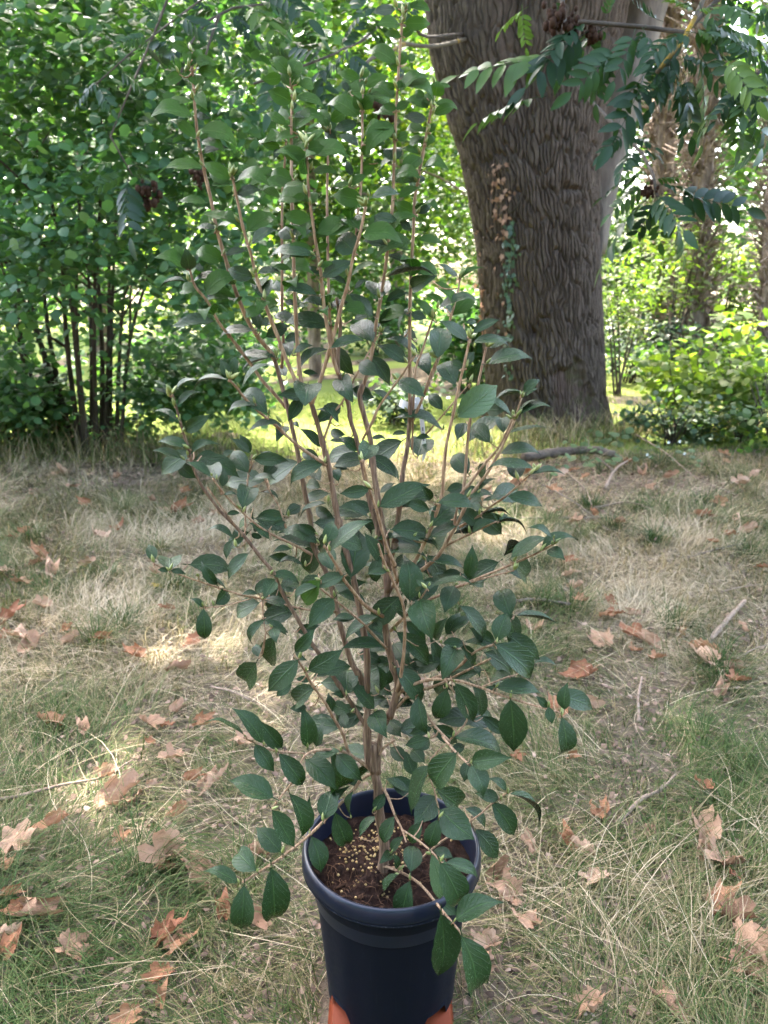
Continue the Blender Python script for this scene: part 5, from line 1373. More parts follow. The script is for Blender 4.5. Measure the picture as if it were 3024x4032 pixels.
# soil
rr = np.linspace(0, 1, 46) ** .8 * .163
A_, R_ = np.meshgrid(np.arange(110) * 2 * math.pi / 110, rr)
sx, sy = R_ * np.cos(A_), R_ * np.sin(A_)
szz = .297 + .030 * (fbm(sx * 22 + 5, sy * 22, 0, 3, 4) - .5) + .012 * (fbm(sx * 90, sy * 90, 0, 9, 3) - .5) + .010 * np.exp(-((sx + .01) ** 2 + (sy + .02) ** 2) / .004)
V = np.stack([PX + sx, PY + sy, PZ + szz], -1).reshape(-1, 3)
i, j = np.meshgrid(np.arange(45), np.arange(110), indexing='ij')
Fq = np.stack([i * 110 + j, i * 110 + (j + 1) % 110, (i + 1) * 110 + (j + 1) % 110, (i + 1) * 110 + j], -1).reshape(-1, 4)[:, ::-1]
soil = part('soil', make_mesh('soil', V, Fq, M['soil']), pot, 'dark brown crumbly potting soil')
def soil_z(x, y):
    return PZ + .297 + .030 * (fbm((x - PX) * 22 + 5, (y - PY) * 22, 0, 3, 4) - .5) + .012 * (fbm((x - PX) * 90, (y - PY) * 90, 0, 9, 3) - .5) + .010 * np.exp(-((x - PX + .01) ** 2 + (y - PY + .02) ** 2) / .004)
ph = (1 + 5 ** .5) / 2
ico = unit(np.array([[-1, ph, 0], [1, ph, 0], [-1, -ph, 0], [1, -ph, 0], [0, -1, ph], [0, 1, ph], [0, -1, -ph], [0, 1, -ph], [ph, 0, -1], [ph, 0, 1], [-ph, 0, -1], [-ph, 0, 1]]))
icf = np.array([[0, 11, 5], [0, 5, 1], [0, 1, 7], [0, 7, 10], [0, 10, 11], [1, 5, 9], [5, 11, 4], [11, 10, 2], [10, 7, 6], [7, 1, 8], [3, 9, 4], [3, 4, 2], [3, 2, 6], [3, 6, 8], [3, 8, 9], [4, 9, 5], [2, 4, 11], [6, 2, 10], [8, 6, 7], [9, 8, 1]])
g = Geo()
for k in range(230):
    if k < 175:
        x, y = PX + rng.normal(-.03, .05), PY + rng.normal(.045, .05)
    else:
        a, r = rng.uniform(0, 6.28), .15 * math.sqrt(rng.random())
        x, y = PX + r * math.cos(a), PY + r * math.sin(a)
    if math.hypot(x - PX, y - PY) > .152:
        continue
    r = rng.uniform(.0018, .0033)
    g.add(ico * r + np.array([x, y, float(soil_z(x, y)) + r * .4]), None, icf, rng.random())
part('fertiliser_granules', g.mesh('fertiliser_granules', M['granule']), pot, 'yellow fertiliser granules on the soil', 'stuff')
g = Geo()
for k in range(260):
    a, r = rng.uniform(0, 6.28), .148 * math.sqrt(rng.random())
    x, y = PX + r * math.cos(a), PY + r * math.sin(a)
    hd = rng.uniform(0, 6.28)
    ln = rng.uniform(.008, .035)
    P = [np.array([x, y, 0])]
    for q in range(4):
        hd += rng.normal(0, .6)
        P.append(P[-1] + np.array([math.cos(hd), math.sin(hd), 0]) * ln / 4)
    P = np.array(P)
    rad_ = np.hypot(P[:, 0] - PX, P[:, 1] - PY)
    if rad_.max() > .155:
        continue
    P[:, 2] = soil_z(P[:, 0], P[:, 1]) + .0015 + rng.uniform(0, .006) * np.sin(np.linspace(0, math.pi, 5))
    g.tube(P, .0006, 4, rng.random())
part('root_fibres', g.mesh('root_fibres', M['fibre']), pot, 'reddish brown root fibres on the soil', 'stuff')
bits = [(1340, 3480, .012), (1365, 3475, .009), (1240, 3420, .010), (1500, 3560, .011), (1420, 3530, .008)]
for bx, by, ln in bits:
    p = at_z(bx, by, .41)
    p[2] = float(soil_z(p[0], p[1])) + .003
    hd = rng.uniform(0, 3)
    dv = np.array([math.cos(hd), math.sin(hd), .15]) * ln
    part('bark_chip', tube_mesh('bark_chip', np.array([p - dv, p, p + dv]), [.002, .0045, .0015], M['fibre'], 5), soil)

# orange stand: an upturned square tub with rounded corners
stand = thing('plant_stand', (PX, PY, 0), 'upturned orange plastic tub used as a stand under the navy pot', 'stand')
def rsq(h, rc, z, n=6):
    out_ = []
    for cx_, cy_, a0 in ((h - rc, h - rc, 0), (-h + rc, h - rc, 90), (-h + rc, -h + rc, 180), (h - rc, -h + rc, 270)):
        for a in np.linspace(a0, a0 + 90, n):
            out_.append((PX + cx_ + rc * math.cos(R(a)), PY + cy_ + rc * math.sin(R(a)), z))
    return np.array(out_)
prof = [(.136, .03, -.02), (.136, .03, .012), (.132, .03, .016), (.125, .03, .088), (.123, .028, .100), (.118, .024, .1045), (.02, .01, .1045)]
rings = [rsq(*p) for p in prof]
nr = len(rings[0])
V = np.vstack(rings)
i = np.arange(len(prof) - 1)[:, None] * nr
j = np.arange(nr)[None]
k = (j + 1) % nr
Fq = np.stack([i + j, i + k, i + nr + k, i + nr + j], -1).reshape(-1, 4)
cap = np.arange((len(prof) - 1) * nr, len(prof) * nr)
part('tub_body', make_mesh('tub_body', V[: 4 * nr], Fq[: 3 * nr], M['orange']), stand)
part('tub_base', make_mesh('tub_base', V[3 * nr:], Fq[3 * nr:] - 3 * nr, M['orange']), stand)

# white plant label looped round a stem
tag = thing('plant_label', tuple(float(v) for v in at_y(1615, 1610, AXIS_Y + .03)), 'curled white plastic plant label looped round a camellia stem', 'label')
cen = at_y(1612, 1590, AXIS_Y + .075)
a = np.linspace(R(-200), R(60), 22)
loop = np.stack([cen[0] + .0165 * np.cos(a), cen[1] + .016 * np.sin(a), cen[2] + .003 * np.sin(a * 1.5)], -1)
def ribbon(P, width_vec, th_):
    P = np.asarray(P)
    Wd = np.asarray(width_vec)
    N_ = unit(np.cross(np.gradient(P, axis=0), Wd)) * th_
    V = np.concatenate([P - Wd - N_, P + Wd - N_, P + Wd + N_, P - Wd + N_])
    n_ = len(P)
    F_ = []
    for q in range(4):
        p_, r_ = q * n_, ((q + 1) % 4) * n_
        for k in range(n_ - 1):
            F_.append([p_ + k, p_ + k + 1, r_ + k + 1, r_ + k])
    F_ += [[0, n_, 2 * n_, 3 * n_], [n_ - 1, 4 * n_ - 1, 3 * n_ - 1, 2 * n_ - 1]]
    return V, np.array(F_)
V, Fq = ribbon(loop, np.tile([0.002, 0, .0065], (22, 1)), .0003)
part('loop', make_mesh('loop', V, Fq, M['tag'], False), tag)
route = [(1640, 1565), (1655, 1600), (1662, 1660), (1668, 1730), (1672, 1780), (1664, 1818)]
P = np.array([at_y(x, y, AXIS_Y + .062 + .002 * i) for i, (x, y) in enumerate(route)])
P = spline(P, 14)
wv = np.linspace(1, 0, 14)
wd = np.where(wv > .12, .0050 - .002 * (1 - wv), .0005 + .03 * wv)[:, None] * np.array([.93, .3, .12])
V, Fq = ribbon(P, wd, .0003)
strip = part('strip', make_mesh('strip', V, Fq, M['tag'], False), tag)
for q in (6, 7, 8):
    c0, c1 = P[q], P[q] + (P[q + 1] - P[q]) * .7
    V, Fq = ribbon(np.array([c0, c1]) + np.array([-.0004 * 0, -.0008, 0]), np.tile([.0012, .0004, 0], (2, 1)), .00012)
    part('print', make_mesh('print', V, Fq, M['ink'], False), strip)
# ------------------------------------------------------------------ grass, straw and leaf litter
M['grass'] = foliage_mat('dry_and_green_grass', [(0, (.024, .048, .012)), (.25, (.055, .078, .022)), (.48, (.145, .120, .058)), (.75, (.27, .21, .135)), (1, (.41, .335, .23))], (1.2, 1.2, .7), .18, .65, .10)
M['litter'] = foliage_mat('leaf_litter', [(0, (.05, .035, .027)), (.4, (.11, .075, .055)), (.75, (.20, .135, .098)), (1, (.27, .20, .15))], (1.1, .9, .7), .08, .9, .1)
M['dead_leaf'] = None

def half(y):
    return .5 * (.96 * y + .45)
def sample_xy(n, y0, y1, pw, margin=.8):
    ys = np.linspace(y0, y1, 400)
    d = (half(ys) + margin) / (ys + .4) ** pw
    c = np.cumsum(d); c /= c[-1]
    y = np.interp(rng.random(n), c, ys)
    x = rng.uniform(-1, 1, n) * (half(y) + margin)
    return x, y

def blades(x, y, ln, wd, e0, bend, head, nseg, lift=0.0):
    """strip blades: e0 start elevation, bend total droop (radians)"""
    n = len(x)
    P = np.stack([x, y, gz(x, y) + lift], -1)
    side = np.stack([-np.sin(head), np.cos(head), 0 * head], -1)
    hx, hy = np.cos(head), np.sin(head)
    rows_l, rows_r = [], []
    for k in range(nseg + 1):
        f = k / nseg
        w_ = (wd * (1 - f ** 2 * .85))[:, None]
        rows_l.append(P - side * w_ * .5)
        rows_r.append(P + side * w_ * .5)
        e = e0 - bend * f
        hd = head + 1.1 * f * np.sin(x * 57 + y * 91)
        st = (ln / nseg)[:, None]
        P = P + st * np.stack([np.cos(e) * np.cos(hd), np.cos(e) * np.sin(hd), np.sin(e)], -1)
        P[:, 2] = np.maximum(P[:, 2], gz(P[:, 0], P[:, 1]) + .004 + .004 * rng.random(n))
    V = np.stack(rows_l + rows_r, 1)                       # n, 2*(nseg+1), 3
    m_ = nseg + 1
    q = np.array([[k, m_ + k, m_ + k + 1, k + 1] for k in range(nseg)])
    F_ = (q[None] + (np.arange(n) * 2 * m_)[:, None, None]).reshape(-1, 4)
    return V.reshape(-1, 3), F_, 2 * m_

def clear_of_pot(x, y):
    return (np.abs(x - PX) > .15) | (np.abs(y - PY) > .15)
def flow(x, y):
    return 6.28 * 1.6 * fbm(x * 1.7 + 20, y * 1.7, 0, 81, 2)
def dryness(x, y):
    base = .24 + .34 * np.clip((y - 1.5) / 1.6, 0, 1)
    return base + .85 * (fbm(x * 1.5, y * 1.3, 0, 91, 3) - .5)

def grass_layer(name, label, n, y0, y1, pw, lr, wr, er, br, dry_shift, nseg, thin_litter=True, wide=1.0):
    x, y = sample_xy(n, y0, y1, pw)
    k = clear_of_pot(x, y)
    edge_y = 6.75 + .25 * np.sin(x * 2)
    k &= (y < edge_y + .5 * np.clip(x, 0, 3))
    if thin_litter:                                        # thin patches with bare litter
        bare = fbm(x * .95 + 40, y * .95, 0, 101, 3) + .30 * np.exp(-((x - 1.5) ** 2 / 1.3 + (y - 5.7) ** 2 / 1.2))
        k &= (rng.random(n) < np.clip((.70 - bare) * 6, .12 + .33 * (y < 4), 1))
    x, y = x[k], y[k]
    n = len(x)
    tuft = noise(x * 9, y * 9, 0, 111)
    head = flow(x, y) + rng.normal(0, .75, n) + 2.5 * (tuft - .5)
    ln = rng.uniform(*lr, n) * (.7 + .6 * tuft)
    wd = rng.uniform(*wr, n) * (1 + .30 * y) * wide
    e0 = rng.uniform(*er, n)
    bd = rng.uniform(*br, n)
    V, F_, m_ = blades(x, y, ln, wd, e0, bd, head, nseg)
    ti = np.clip(dryness(x, y) + dry_shift + rng.normal(0, .20, n), 0, 1)
    o = link(name, make_mesh(name, V, F_, M['grass'], True, np.repeat(ti, m_)), None, label, 'grass', None, 'stuff')
    return o
grass_layer('grass', 'matted green and straw-coloured grass covering the ground around the pot', 125000, .5, 7.0, 1.0, (.07, .24), (.0010, .0020), (.15, 1.30), (.5, 2.4), -.03, 4)
grass_layer('fine_grass', 'fine short green grass tufts between the dry blades', 80000, .5, 7.0, 1.0, (.03, .10), (.0009, .0016), (.4, 1.45), (.3, 1.6), -.26, 3)
grass_layer('straw', 'long bleached straw stems lying flat over the grass', 9500, .5, 7.0, .7, (.14, .45), (.0009, .0017), (.02, .55), (.1, .95), .42, 6, False)
grass_layer('thatch', 'short dead brown thatch lying flat on the soil between the grass', 70000, .5, 7.2, .9, (.02, .07), (.0012, .0022), (.0, .25), (.0, .5), .22, 2, False)
# short mown blades along the near lawn
x = rng.uniform(-5, 6, 26000); y = 6.7 + 4.5 * rng.random(26000) ** 1.5 + .55 * np.clip((x - .5) / 3, 0, 4)
V, F_, m_ = blades(x, y, rng.uniform(.03, .07, len(x)), rng.uniform(.004, .008, len(x)), rng.uniform(.7, 1.5, len(x)), rng.uniform(0, .8, len(x)), rng.uniform(0, 6.28, len(x)), 2)
M['lawn_blade'] = foliage_mat('lawn_blade', [(0, (.11, .17, .03)), (.6, (.19, .23, .05)), (1, (.28, .27, .09))], (1.3, 1.4, .6), .35, .6, .25)
link('lawn_grass', make_mesh('lawn_grass', V, F_, M['lawn_blade'], True, np.repeat(rng.random(len(x)), m_)), None, 'short sunlit grass blades at the edge of the lawn', 'grass', None, 'stuff')
# taller weeds along the boundary
n = 5200
x = rng.uniform(-4.5, 5.5, n); y = 6.85 + rng.normal(0, .28, n) + .45 * np.clip(x, 0, 4)
k = (x < -1.35) | (x > .7) | (rng.random(n) < .12)
x, y = x[k], y[k]; n = len(x)
V, F_, m_ = blades(x, y, rng.uniform(.15, .5, n), rng.uniform(.005, .009, n), rng.uniform(.8, 1.5, n), rng.uniform(.3, 1.6, n), rng.uniform(0, 6.28, n), 4)
link('tall_grass', make_mesh('tall_grass', V, F_, M['grass'], True, np.repeat(np.clip(rng.normal(.42, .22, n), 0, 1), m_)), None, 'tall unmown grass fringe between the dry turf and the lawn', 'grass', None, 'stuff')
tx_, ty_ = sample_xy(110, .7, 5.5, .9, .3)
kk = clear_of_pot(tx_, ty_) & (fbm(tx_ * .95 + 40, ty_ * .95, 0, 101, 3) < .62)
tx_, ty_ = tx_[kk], ty_[kk]
x = np.repeat(tx_, 150) + rng.normal(0, .035, 150 * len(tx_)); y = np.repeat(ty_, 150) + rng.normal(0, .035, 150 * len(tx_))
hd_ = np.arctan2(y - np.repeat(ty_, 150), x - np.repeat(tx_, 150)) + rng.normal(0, .5, len(x)) + 1.2 * np.repeat(rng.random(len(tx_)) - .5, 150)
V, F_, m_ = blades(x, y, rng.uniform(.08, .26, len(x)), rng.uniform(.0012, .0022, len(x)) * (1 + .25 * y), rng.uniform(.6, 1.45, len(x)), rng.uniform(.8, 2.3, len(x)), hd_, 5)
link('grass_tufts', make_mesh('grass_tufts', V, F_, M['grass'], True, np.repeat(np.clip(np.repeat(rng.normal(.12, .10, len(tx_)), 150) + rng.normal(0, .10, len(x)), 0, 1), m_)), None, 'arching green grass tufts rising out of the matted turf', 'grass', None, 'stuff')
# crumbs of leaf litter
n = 24000
x, y = sample_xy(n, .6, 7.4, .45)
bare = fbm(x * .95 + 40, y * .95, 0, 101, 3) + .35 * np.exp(-((x - 1.5) ** 2 / 1.3 + (y - 5.7) ** 2 / 1.2))
k = clear_of_pot(x, y) & (rng.random(n) < np.clip((bare - .40) * 4, .10, 1))
x, y = x[k], y[k]; n = len(x)
ax, nr = leaf_dirs(n, .0, 1.4)
CRUMB = (np.array([[0, 0, 0], [.5, .05, .22], [1, -.1, .02], [.25, .33, -.05], [.8, .30, .12], [.15, -.22, .10], [.7, -.34, -.04]]), ROUND[1])
link('leaf_litter', cloud_mesh('leaf_litter', CRUMB, np.stack([x, y, gz(x, y) + rng.uniform(.006, .03, n)], -1), ax, nr, rng.uniform(.008, .022, n) * (1 + .14 * y), M['litter'], np.clip(rng.normal(.5, .25, n), 0, 1)), None, 'crumbled brown leaf litter between the grass tufts', 'litter', None, 'stuff')

# ------------------------------------------------------------------ fallen plane leaves, one object each
def dead_mat(name, a, b, c_):
    m, n, out = new_mat(name)
    oi = n.nodes.new('ShaderNodeObjectInfo')
    t1 = tex_noise(n, 5, 4, .65)
    t2 = tex_noise(n, 24, 3, .6)
    cc = ramp(n, oi.outputs['Random'], [(0, a), (.5, b), (1, c_)]).outputs[0]
    cc = mixc(n, mth(n, 'MULTIPLY', t1.outputs[0], .7), cc, mixc(n, 1.0, cc, (.55, .42, .34), 'MULTIPLY'))
    p = principled(n, None, cc, .7, .25, bump(n, t2.outputs[0], .5, .02))
    tr = nd(n, 'ShaderNodeBsdfTranslucent'); n.links.new(cc, tr.inputs[0])
    mx = nd(n, 'ShaderNodeMixShader'); mx.inputs[0].default_value = .15
    n.links.new(p.outputs[0], mx.inputs[1]); n.links.new(tr.outputs[0], mx.inputs[2]); n.links.new(mx.outputs[0], out.inputs[0])
    return m
M['tan_leaf'] = dead_mat('tan_leaf', (.25, .145, .09), (.37, .235, .15), (.48, .33, .225))
M['orange_leaf'] = dead_mat('orange_leaf', (.22, .09, .045), (.30, .145, .075), (.36, .20, .11))
M['yellow_fallen'] = dead_mat('yellow_fallen', (.45, .32, .03), (.46, .33, .03), (.48, .35, .04))
M['petiole'] = flat_mat('dead_petiole', (.22, .13, .07), (.32, .2, .12), .8, .1)

def plane_leaf(seed, roll, cup, crumple):
    rg = np.random.default_rng(seed)
    na, nr_ = 40, 5
    t = np.linspace(-math.pi, math.pi, na, endpoint=False)
    lob = [(0, 1.0, .30), (.95, .86, .26), (-.95, .86, .26), (1.95, .58, .26), (-1.95, .58, .26)]
    r = np.full(na, .50)
    for c_, h, w_ in lob:
        r = np.maximum(r, .50 + (h - .50) * np.exp(-np.abs((t - c_) / (w_ * 1.15)) ** 2))
    r *= 1 + .10 * np.sin(t * 13 + seed) * (r > .45)
    r[np.abs(np.abs(t) - math.pi) < .2] *= .45
    V = [[0, 0, 0]]
    for k in range(1, nr_ + 1):
        f = k / nr_
        V += [[r[i] * f * math.cos(t[i]), r[i] * f * math.sin(t[i]), 0] for i in range(na)]
    V = np.array(V)
    rad = np.hypot(V[:, 0], V[:, 1])
    V[:, 2] = cup * rad ** 2 + crumple * (fbm(V[:, 0] * 2.4 + seed, V[:, 1] * 2.4, 0, seed, 3) - .5) - .05 * np.abs(np.sin(np.arctan2(V[:, 1], V[:, 0]) * 2.2)) * rad
    a_ = rg.uniform(-.6, .6)
    cs, sn = math.cos(a_), math.sin(a_)
    y_ = V[:, 1] * cs - V[:, 0] * sn
    x_ = V[:, 0] * cs + V[:, 1] * sn
    if roll > 0:                                           # roll up across the leaf
        ang = y_ * roll
        yr = np.sin(ang) / roll
        zr = (1 - np.cos(ang)) / roll
        V = np.stack([x_, yr, V[:, 2] * .7 + zr], -1)
    F_ = [[0, 1 + i, 1 + (i + 1) % na] for i in range(na)]
    Q = []
    for k in range(nr_ - 1):
        for i in range(na):
            Q.append([1 + k * na + i, 1 + (k + 1) * na + i, 1 + (k + 1) * na + (i + 1) % na, 1 + k * na + (i + 1) % na])
    V[:, 2] -= V[:, 2].min()
    return V, np.array(F_), np.array(Q)
LEAFVAR = {}
for kind, mat, specs in (('flat', 'tan_leaf', [(3, 1.5, .10, 1.0), (5, 1.9, .06, .9), (8, 1.7, .15, 1.1)]), ('curled', 'tan_leaf', [(11, 3.4, .12, .8), (13, 4.2, .06, .7), (17, 2.8, .25, 1.0)]),
                         ('orange', 'orange_leaf', [(21, 2.6, .2, 1.0), (23, 2.0, .2, 1.0), (27, 3.4, .1, .8)]), ('yellow', 'yellow_fallen', [(29, .4, .08, .2)])):
    LEAFVAR[kind] = []
    for s_ in specs:
        V, Ft, Q = plane_leaf(*s_)
        blade_ = make_mesh('blade', V, [Ft, Q], M[mat])
        stalk = spline(np.array([[0, 0, .03], [-.35, .03, .10], [-.75, .0, .06]]), 6)
        LEAFVAR[kind].append((blade_, tube_mesh('stalk', stalk, np.linspace(.022, .014, 6), M['petiole'], 4)))
LBL = dict(flat=('broad pale brown plane leaf lying open on the grass', 'open tan plane leaves on the grass'),
           curled=('tan plane leaf rolled into a dry curl on the grass', 'curled tan plane leaves on the grass'),
           orange=('small orange-brown withered leaf lying in the grass', 'orange-brown leaves in the grass'),
           yellow=('bright yellow fallen leaf lying on the dry grass', None))
MARKS = [('the navy pot', (1541, 3950)), ('the long curving stick', (330, 3090)), ('the thick pale broken stick', (2860, 2460)), ('the half-buried pale stick', (2550, 3150)), ('the stubby stick', (2515, 2770)),
         ('the flat grey stick', (2130, 2375)), ('the bleached forked stick', (2430, 1880)), ('the rotting log', (2240, 1800)), ('the yellow leaf', (632, 2308)), ('the hazel stems', (390, 1800)), ('the wood-edge bushes', (2920, 1800)),
         ('the dark stick on the litter', (2230, 2045)), ('the old trunk', (2140, 1720))]
MARKS = [(k_, at_z(*v_)[:2]) for k_, v_ in MARKS]
def where(p, skip=None):
    d_ = sorted((float(np.hypot(*(p[:2] - q_))), k_) for k_, q_ in MARKS if k_ != skip)
    if d_[0][0] < .30:
        return 'close to ' + d_[0][1]
    r_ = 'between ' + d_[0][1] + ' and ' + d_[1][1]
    return r_ if len(r_.split()) < 12 else 'not far from ' + d_[0][1]
def fallen(px, py, kind, size, Z=.035):
    p = at_z(px, py, Z)
    v = LEAFVAR[kind][int(rng.integers(len(LEAFVAR[kind])))]
    lb, gp = LBL[kind]
    if kind != 'yellow':
        lb = ('large ' if size >= .075 else 'small ' if size < .048 else '') + dict(flat='open tan leaf ', curled='curled tan leaf ', orange='crumpled orange-brown leaf ')[kind] + where(p)
    o = thing('fallen_leaf', (float(p[0]), float(p[1]), float(gz(p[0], p[1])) + Z), lb, 'leaf', gp)
    o.rotation_euler = (rng.normal(0, .28), rng.normal(0, .28), rng.uniform(0, 6.28))
    size *= 1.15
    o.scale = (size * rng.uniform(.85, 1.15), size, size * rng.uniform(.8, 1.2))
    link('blade', v[0], o)
    if rng.random() < .6:
        link('stalk', v[1], o)
    return o
Q0 = lambda x, y: (x / 1.508, 2700 + y / 1.508)
for x, y, k, s in ((270, 215, 'orange', .065), (490, 265, 'curled', .06), (880, 215, 'flat', .065), (985, 240, 'orange', .035), (900, 335, 'orange', .028), (1040, 150, 'curled', .045), (1190, 225, 'orange', .055),
                   (1040, 430, 'flat', .05), (1135, 560, 'orange', .055), (1240, 600, 'curled', .07), (890, 605, 'curled', .045), (690, 705, 'curled', .085), (800, 690, 'flat', .055), (1085, 740, 'orange', .045),
                   (345, 810, 'orange', .06), (640, 530, 'curled', .045), (110, 960, 'flat', .07), (710, 905, 'orange', .04), (1020, 1010, 'curled', .085), (1140, 1080, 'flat', .07), (1000, 1085, 'orange', .03),
                   (190, 1350, 'curled', .08), (120, 1330, 'orange', .04), (50, 1240, 'orange', .035), (40, 1585, 'orange', .045), (20, 1500, 'curled', .04), (400, 1570, 'flat', .06), (1330, 1350, 'orange', .05),
                   (1555, 1390, 'curled', .065), (1040, 1570, 'orange', .055), (970, 1720, 'orange', .045), (960, 1860, 'orange', .03), (780, 1970, 'orange', .04), (1460, 330, 'flat', .05), (1590, 1000, 'curled', .06), (30, 1080, 'orange', .03)):
    fallen(*Q0(x, y), k, s)
Q1 = lambda x, y: (1900 + x / .847, 2100 + y / .847)
for x, y, k, s in ((285, 90, 'orange', .05), (285, 145, 'flat', .06), (305, 190, 'curled', .05), (335, 230, 'orange', .06), (420, 225, 'orange', .05), (450, 275, 'orange', .07), (510, 272, 'curled', .05), (405, 285, 'orange', .045),
                   (172, 327, 'flat', .07), (400, 372, 'flat', .085), (520, 350, 'orange', .085), (560, 375, 'curled', .08), (510, 400, 'orange', .05), (345, 475, 'orange', .10), (670, 327, 'orange', .035), (720, 395, 'orange', .085),
                   (755, 440, 'curled', .10), (590, 425, 'orange', .05), (340, 575, 'curled', .06), (245, 590, 'orange', .08), (860, 315, 'curled', .05), (790, 540, 'curled', .06), (860, 500, 'orange', .07), (830, 460, 'curled', .06),
                   (370, 922, 'orange', .05), (405, 920, 'orange', .03), (730, 840, 'orange', .05), (735, 1005, 'curled', .085), (740, 1060, 'curled', .05), (820, 1110, 'flat', .075), (830, 1145, 'orange', .045), (300, 1030, 'orange', .05),
                   (345, 1075, 'curled', .055), (385, 1150, 'flat', .05), (150, 1045, 'curled', .05), (300, 745, 'orange', .035), (110, 745, 'orange', .04), (940, 125, 'orange', .05), (775, 35, 'orange', .04)):
    fallen(*Q1(x, y), k, s)
for x, y, k, s in ((2010, 3530, 'flat', .065), (1960, 3450, 'curled', .05), (2080, 3650, 'flat', .06), (1925, 3720, 'curled', .045), (2830, 3560, 'orange', .06), (2880, 3620, 'curled', .07), (2910, 3740, 'curled', .10), (2940, 3830, 'flat', .07), (2606, 3950, 'curled', .07),
                   (650, 3700, 'orange', .06), (1900, 3790, 'curled', .05), (2350, 3950, 'flat', .05), (2580, 3270, 'curled', .04)):
    fallen(x, y, k, s)
fallen(632, 2308, 'yellow', .055)
U = lambda x, y: (x / .8655, 1600 + y / .8655)
for x, y, k, s in ((35, 725, 'orange', .09), (90, 800, 'flat', .10), (110, 825, 'curled', .09), (20, 780, 'orange', .05), (180, 570, 'curled', .10), (130, 510, 'orange', .07), (120, 535, 'flat', .07), (45, 452, 'orange', .06), (85, 605, 'flat', .08),
                   (345, 450, 'flat', .09), (415, 410, 'orange', .09), (610, 360, 'orange', .10), (625, 288, 'orange', .07), (465, 850, 'orange', .07), (340, 790, 'orange', .05), (235, 800, 'curled', .05), (650, 800, 'orange', .07), (600, 900, 'curled', .07),
                   (150, 685, 'curled', .06), (235, 755, 'orange', .05), (530, 570, 'curled', .05), (575, 690, 'orange', .05), (15, 560, 'flat', .06), (290, 545, 'curled', .06)):
    fallen(*U(x, y), k, s)
for k in range(34):                                        # litter around the foot of the old tree
    fallen(rng.uniform(1900, 3000), rng.uniform(1790, 2120), ['orange', 'curled', 'flat'][k % 3], rng.uniform(.05, .10))
for k in range(14):
    fallen(rng.uniform(0, 1100), rng.uniform(1850, 2100), ['orange', 'curled', 'flat'][k % 3], rng.uniform(.05, .09))

# ------------------------------------------------------------------ fallen sticks, the log and small plants by the tree
M['stick'] = bark_mat('stick_bark', (.12, .085, .06), (.21, .155, .115), (.30, .235, .185), (60, 60, 60), .4, .004)
M['grey_stick'] = bark_mat('grey_stick', (.08, .06, .047), (.14, .112, .09), (.22, .18, .15), (50, 50, 50), .4, .004)
M['log'] = bark_mat('log_bark', (.05, .038, .030), (.10, .078, .060), (.16, .125, .10), (18, 40, 40), .8, .02)
def stick(label, route, r0, r1, mat='stick', z=.03, fork=None, name='fallen_stick'):
    P = np.array([at_z(x, y, z) + np.array([0, 0, dz]) for x, y, dz in route])
    P[:, 2] += gz(P[:, 0], P[:, 1])
    P = spline(P, 18)
    o = thing(name, tuple(float(v) for v in P[0]), label, 'stick' if name == 'fallen_stick' else 'log')
    part('stick_wood' if name == 'fallen_stick' else 'log_wood', tube_mesh('wood', P, np.linspace(r0, r1, 18) * .78, M[mat], 8, .10), o)
    if fork:
        k, dv, ln = fork
        Q = np.array([P[k], P[k] + np.array(dv) * ln * .5, P[k] + np.array(dv) * ln + np.array([0, 0, .01])])
        part('side_twig', tube_mesh('side_twig', spline(Q, 7), np.linspace(r1 * .9, r1 * .3, 7), M[mat], 6), o)
    return o
stick('long thin curving stick lying across the grass beside rolled tan leaves', [(-60, 3155, 0), (90, 3140, .01), (250, 3110, .02), (400, 3070, .01), (520, 2990, 0)], .0075, .004, fork=(12, (-.3, .8, .2), .07))
stick('thick pale broken stick lying near the orange-brown leaf pile', [(2785, 2535, 0), (2860, 2460, .02), (2930, 2380, .02)], .016, .013)
stick('thin pale stick half buried in grass beside an open tan leaf', [(2430, 3240, 0), (2520, 3170, .02), (2600, 3120, .01), (2660, 3050, 0)], .010, .004, fork=(9, (.8, .5, .2), .06))
stick('short stubby stick standing out of the grass between the two pale sticks', [(2515, 2845, 0), (2512, 2760, .01), (2525, 2690, .02)], .008, .006)
stick('grey stick lying flat in the grass beside the lowest camellia leaves', [(2020, 2370, 0), (2120, 2370, .01), (2250, 2385, 0)], .012, .009, 'grey_stick')
stick('bleached forked stick on the litter below the old tree', [(2380, 1925, 0), (2420, 1870, .04), (2480, 1830, .05)], .018, .010, fork=(8, (-.6, .2, .5), .25))
stick('pale crooked twig poking up from the litter below the old tree', [(2230, 1860, .0), (2300, 1950, .05), (2330, 2000, .02)], .010, .006)
stick('long thin pale branch lying beside the wood edge bushes', [(2500, 1760, .12), (2620, 1830, .10), (2740, 1910, .05), (2900, 1950, 0)], .008, .005)
stick('thin dark stick lying across the bare litter', [(2050, 2040, 0), (2200, 2050, .02), (2420, 2040, 0)], .010, .006, 'grey_stick')
stick('brown stick at the edge of the bare litter patch', [(2330, 2000, 0), (2480, 1990, .02), (2620, 2030, 0)], .010, .007)
stick('slim grey twig crossing the litter under the trunk scar', [(2120, 1900, 0), (2260, 1985, .02), (2400, 2090, 0)], .008, .005, 'grey_stick')
stick('stout rotting log lying in front of the old tree', [(2060, 1815, .03), (2200, 1800, .05), (2330, 1795, .05), (2420, 1800, .02)], .060, .045, 'log', .05, None, 'rotting_log')
stick('dead grey root-like log leaning at the left foot of the old trunk', [(2000, 1650, .12), (2060, 1670, .10), (2150, 1700, .05), (2230, 1730, .0)], .050, .030, 'log', .05, None, 'rotting_log')
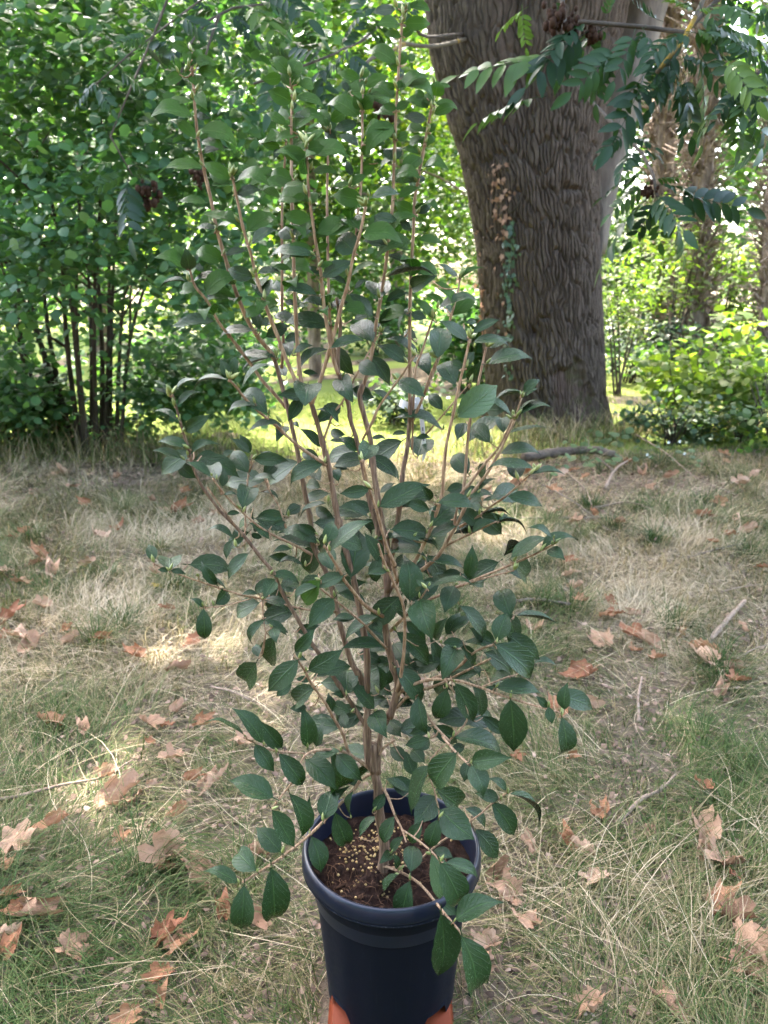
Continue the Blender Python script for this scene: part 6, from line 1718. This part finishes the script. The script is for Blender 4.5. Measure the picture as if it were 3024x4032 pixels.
twig_specs = [(1150, 2480, 1500, 2430), (560, 2190, 700, 2150), (2900, 2600, 3020, 2540), (2700, 2200, 2960, 2140), (2840, 2330, 3024, 2300), (1900, 2000, 2050, 1930), (830, 2700, 1000, 2760)]
for k, (x0, y0, x1, y1) in enumerate(twig_specs):
    o = stick('thin twig in the grass ' + where(at_z(x0, y0)), [(x0, y0, 0), ((x0 + x1) / 2, (y0 + y1) / 2 + 8, .02), (x1, y1, 0)], .006, .003, 'grey_stick' if k % 2 else 'stick')
# round-leaved ground plants by the trunk and a white-flowered weed
ground_leaf = make_mesh('leaf', ROUND[0] * np.array([1, 1.25, 1]), ROUND[1], foliage_mat('weed_leaf', [(0, (.022, .048, .014)), (1, (.05, .09, .025))], (1.3, 1.5, .6), .3, .6, .3, 'rand'))
def weed(label, px, py, nleaf, size, spread):
    p = at_z(px, py)
    o = thing('ground_weed', (float(p[0]), float(p[1]), float(gz(p[0], p[1]))), label, 'weed')
    for k in range(nleaf):
        a_ = rng.uniform(0, 6.28)
        r_ = spread * rng.uniform(.2, 1)
        tip = p + np.array([r_ * math.cos(a_), r_ * math.sin(a_), rng.uniform(.05, .22)])
        part('stalk', tube_mesh('stalk', spline(np.array([p, (p + tip) / 2 + np.array([0, 0, .04]), tip]), 6), .0022, ground_leaf.materials[0], 4), o)
        place(ground_leaf, 'leaf', o, tip, np.array([math.cos(a_), math.sin(a_), -.2]), np.array([rng.normal(0, .2), -.5, 1]), rng.uniform(.7, 1.3) * size)
    return o
weed('clump of round green leaves at the right foot of the old trunk', 2390, 1760, 16, .10, .25)
weed('patch of round-leaved weeds in front of the rotting log', 2360, 1870, 12, .07, .22)
weed('small round-leaved weed on the bare litter', 2160, 1900, 8, .06, .15)
weed('low green weed beside the bleached forked stick', 2290, 1830, 9, .06, .16)
M['white_petal'] = flat_mat('white_petal', (.75, .75, .72), (.85, .85, .82), .6, .2)
o = weed('straggling weed with small white flowers beside the wood edge', 2600, 1840, 18, .05, .32)
for fx, fy in ((2548, 1790), (2560, 1800), (2632, 1742), (2676, 1738), (2695, 1785), (2650, 1810)):
    p = at_y(fx, fy, 6.6)
    g = Geo()
    for k in range(5):
        a_ = k * 1.257
        d_ = np.array([math.cos(a_), -.35, math.sin(a_)]) * .014
        g.add(np.array([p, p + d_ * .6 + np.array([d_[2], 0, -d_[0]]) * .35, p + d_, p + d_ * .6 - np.array([d_[2], 0, -d_[0]]) * .35]), [[0, 1, 2, 3]])
    fl_ = part('flower', g.mesh('flower', M['white_petal']), o)
    base_ = at_z(2600, 1840)
    part('stalk', tube_mesh('stalk', spline(np.array([base_, (base_ + p) / 2 + np.array([0, 0, .05]), p]), 7), .002, ground_leaf.materials[0], 4), o)
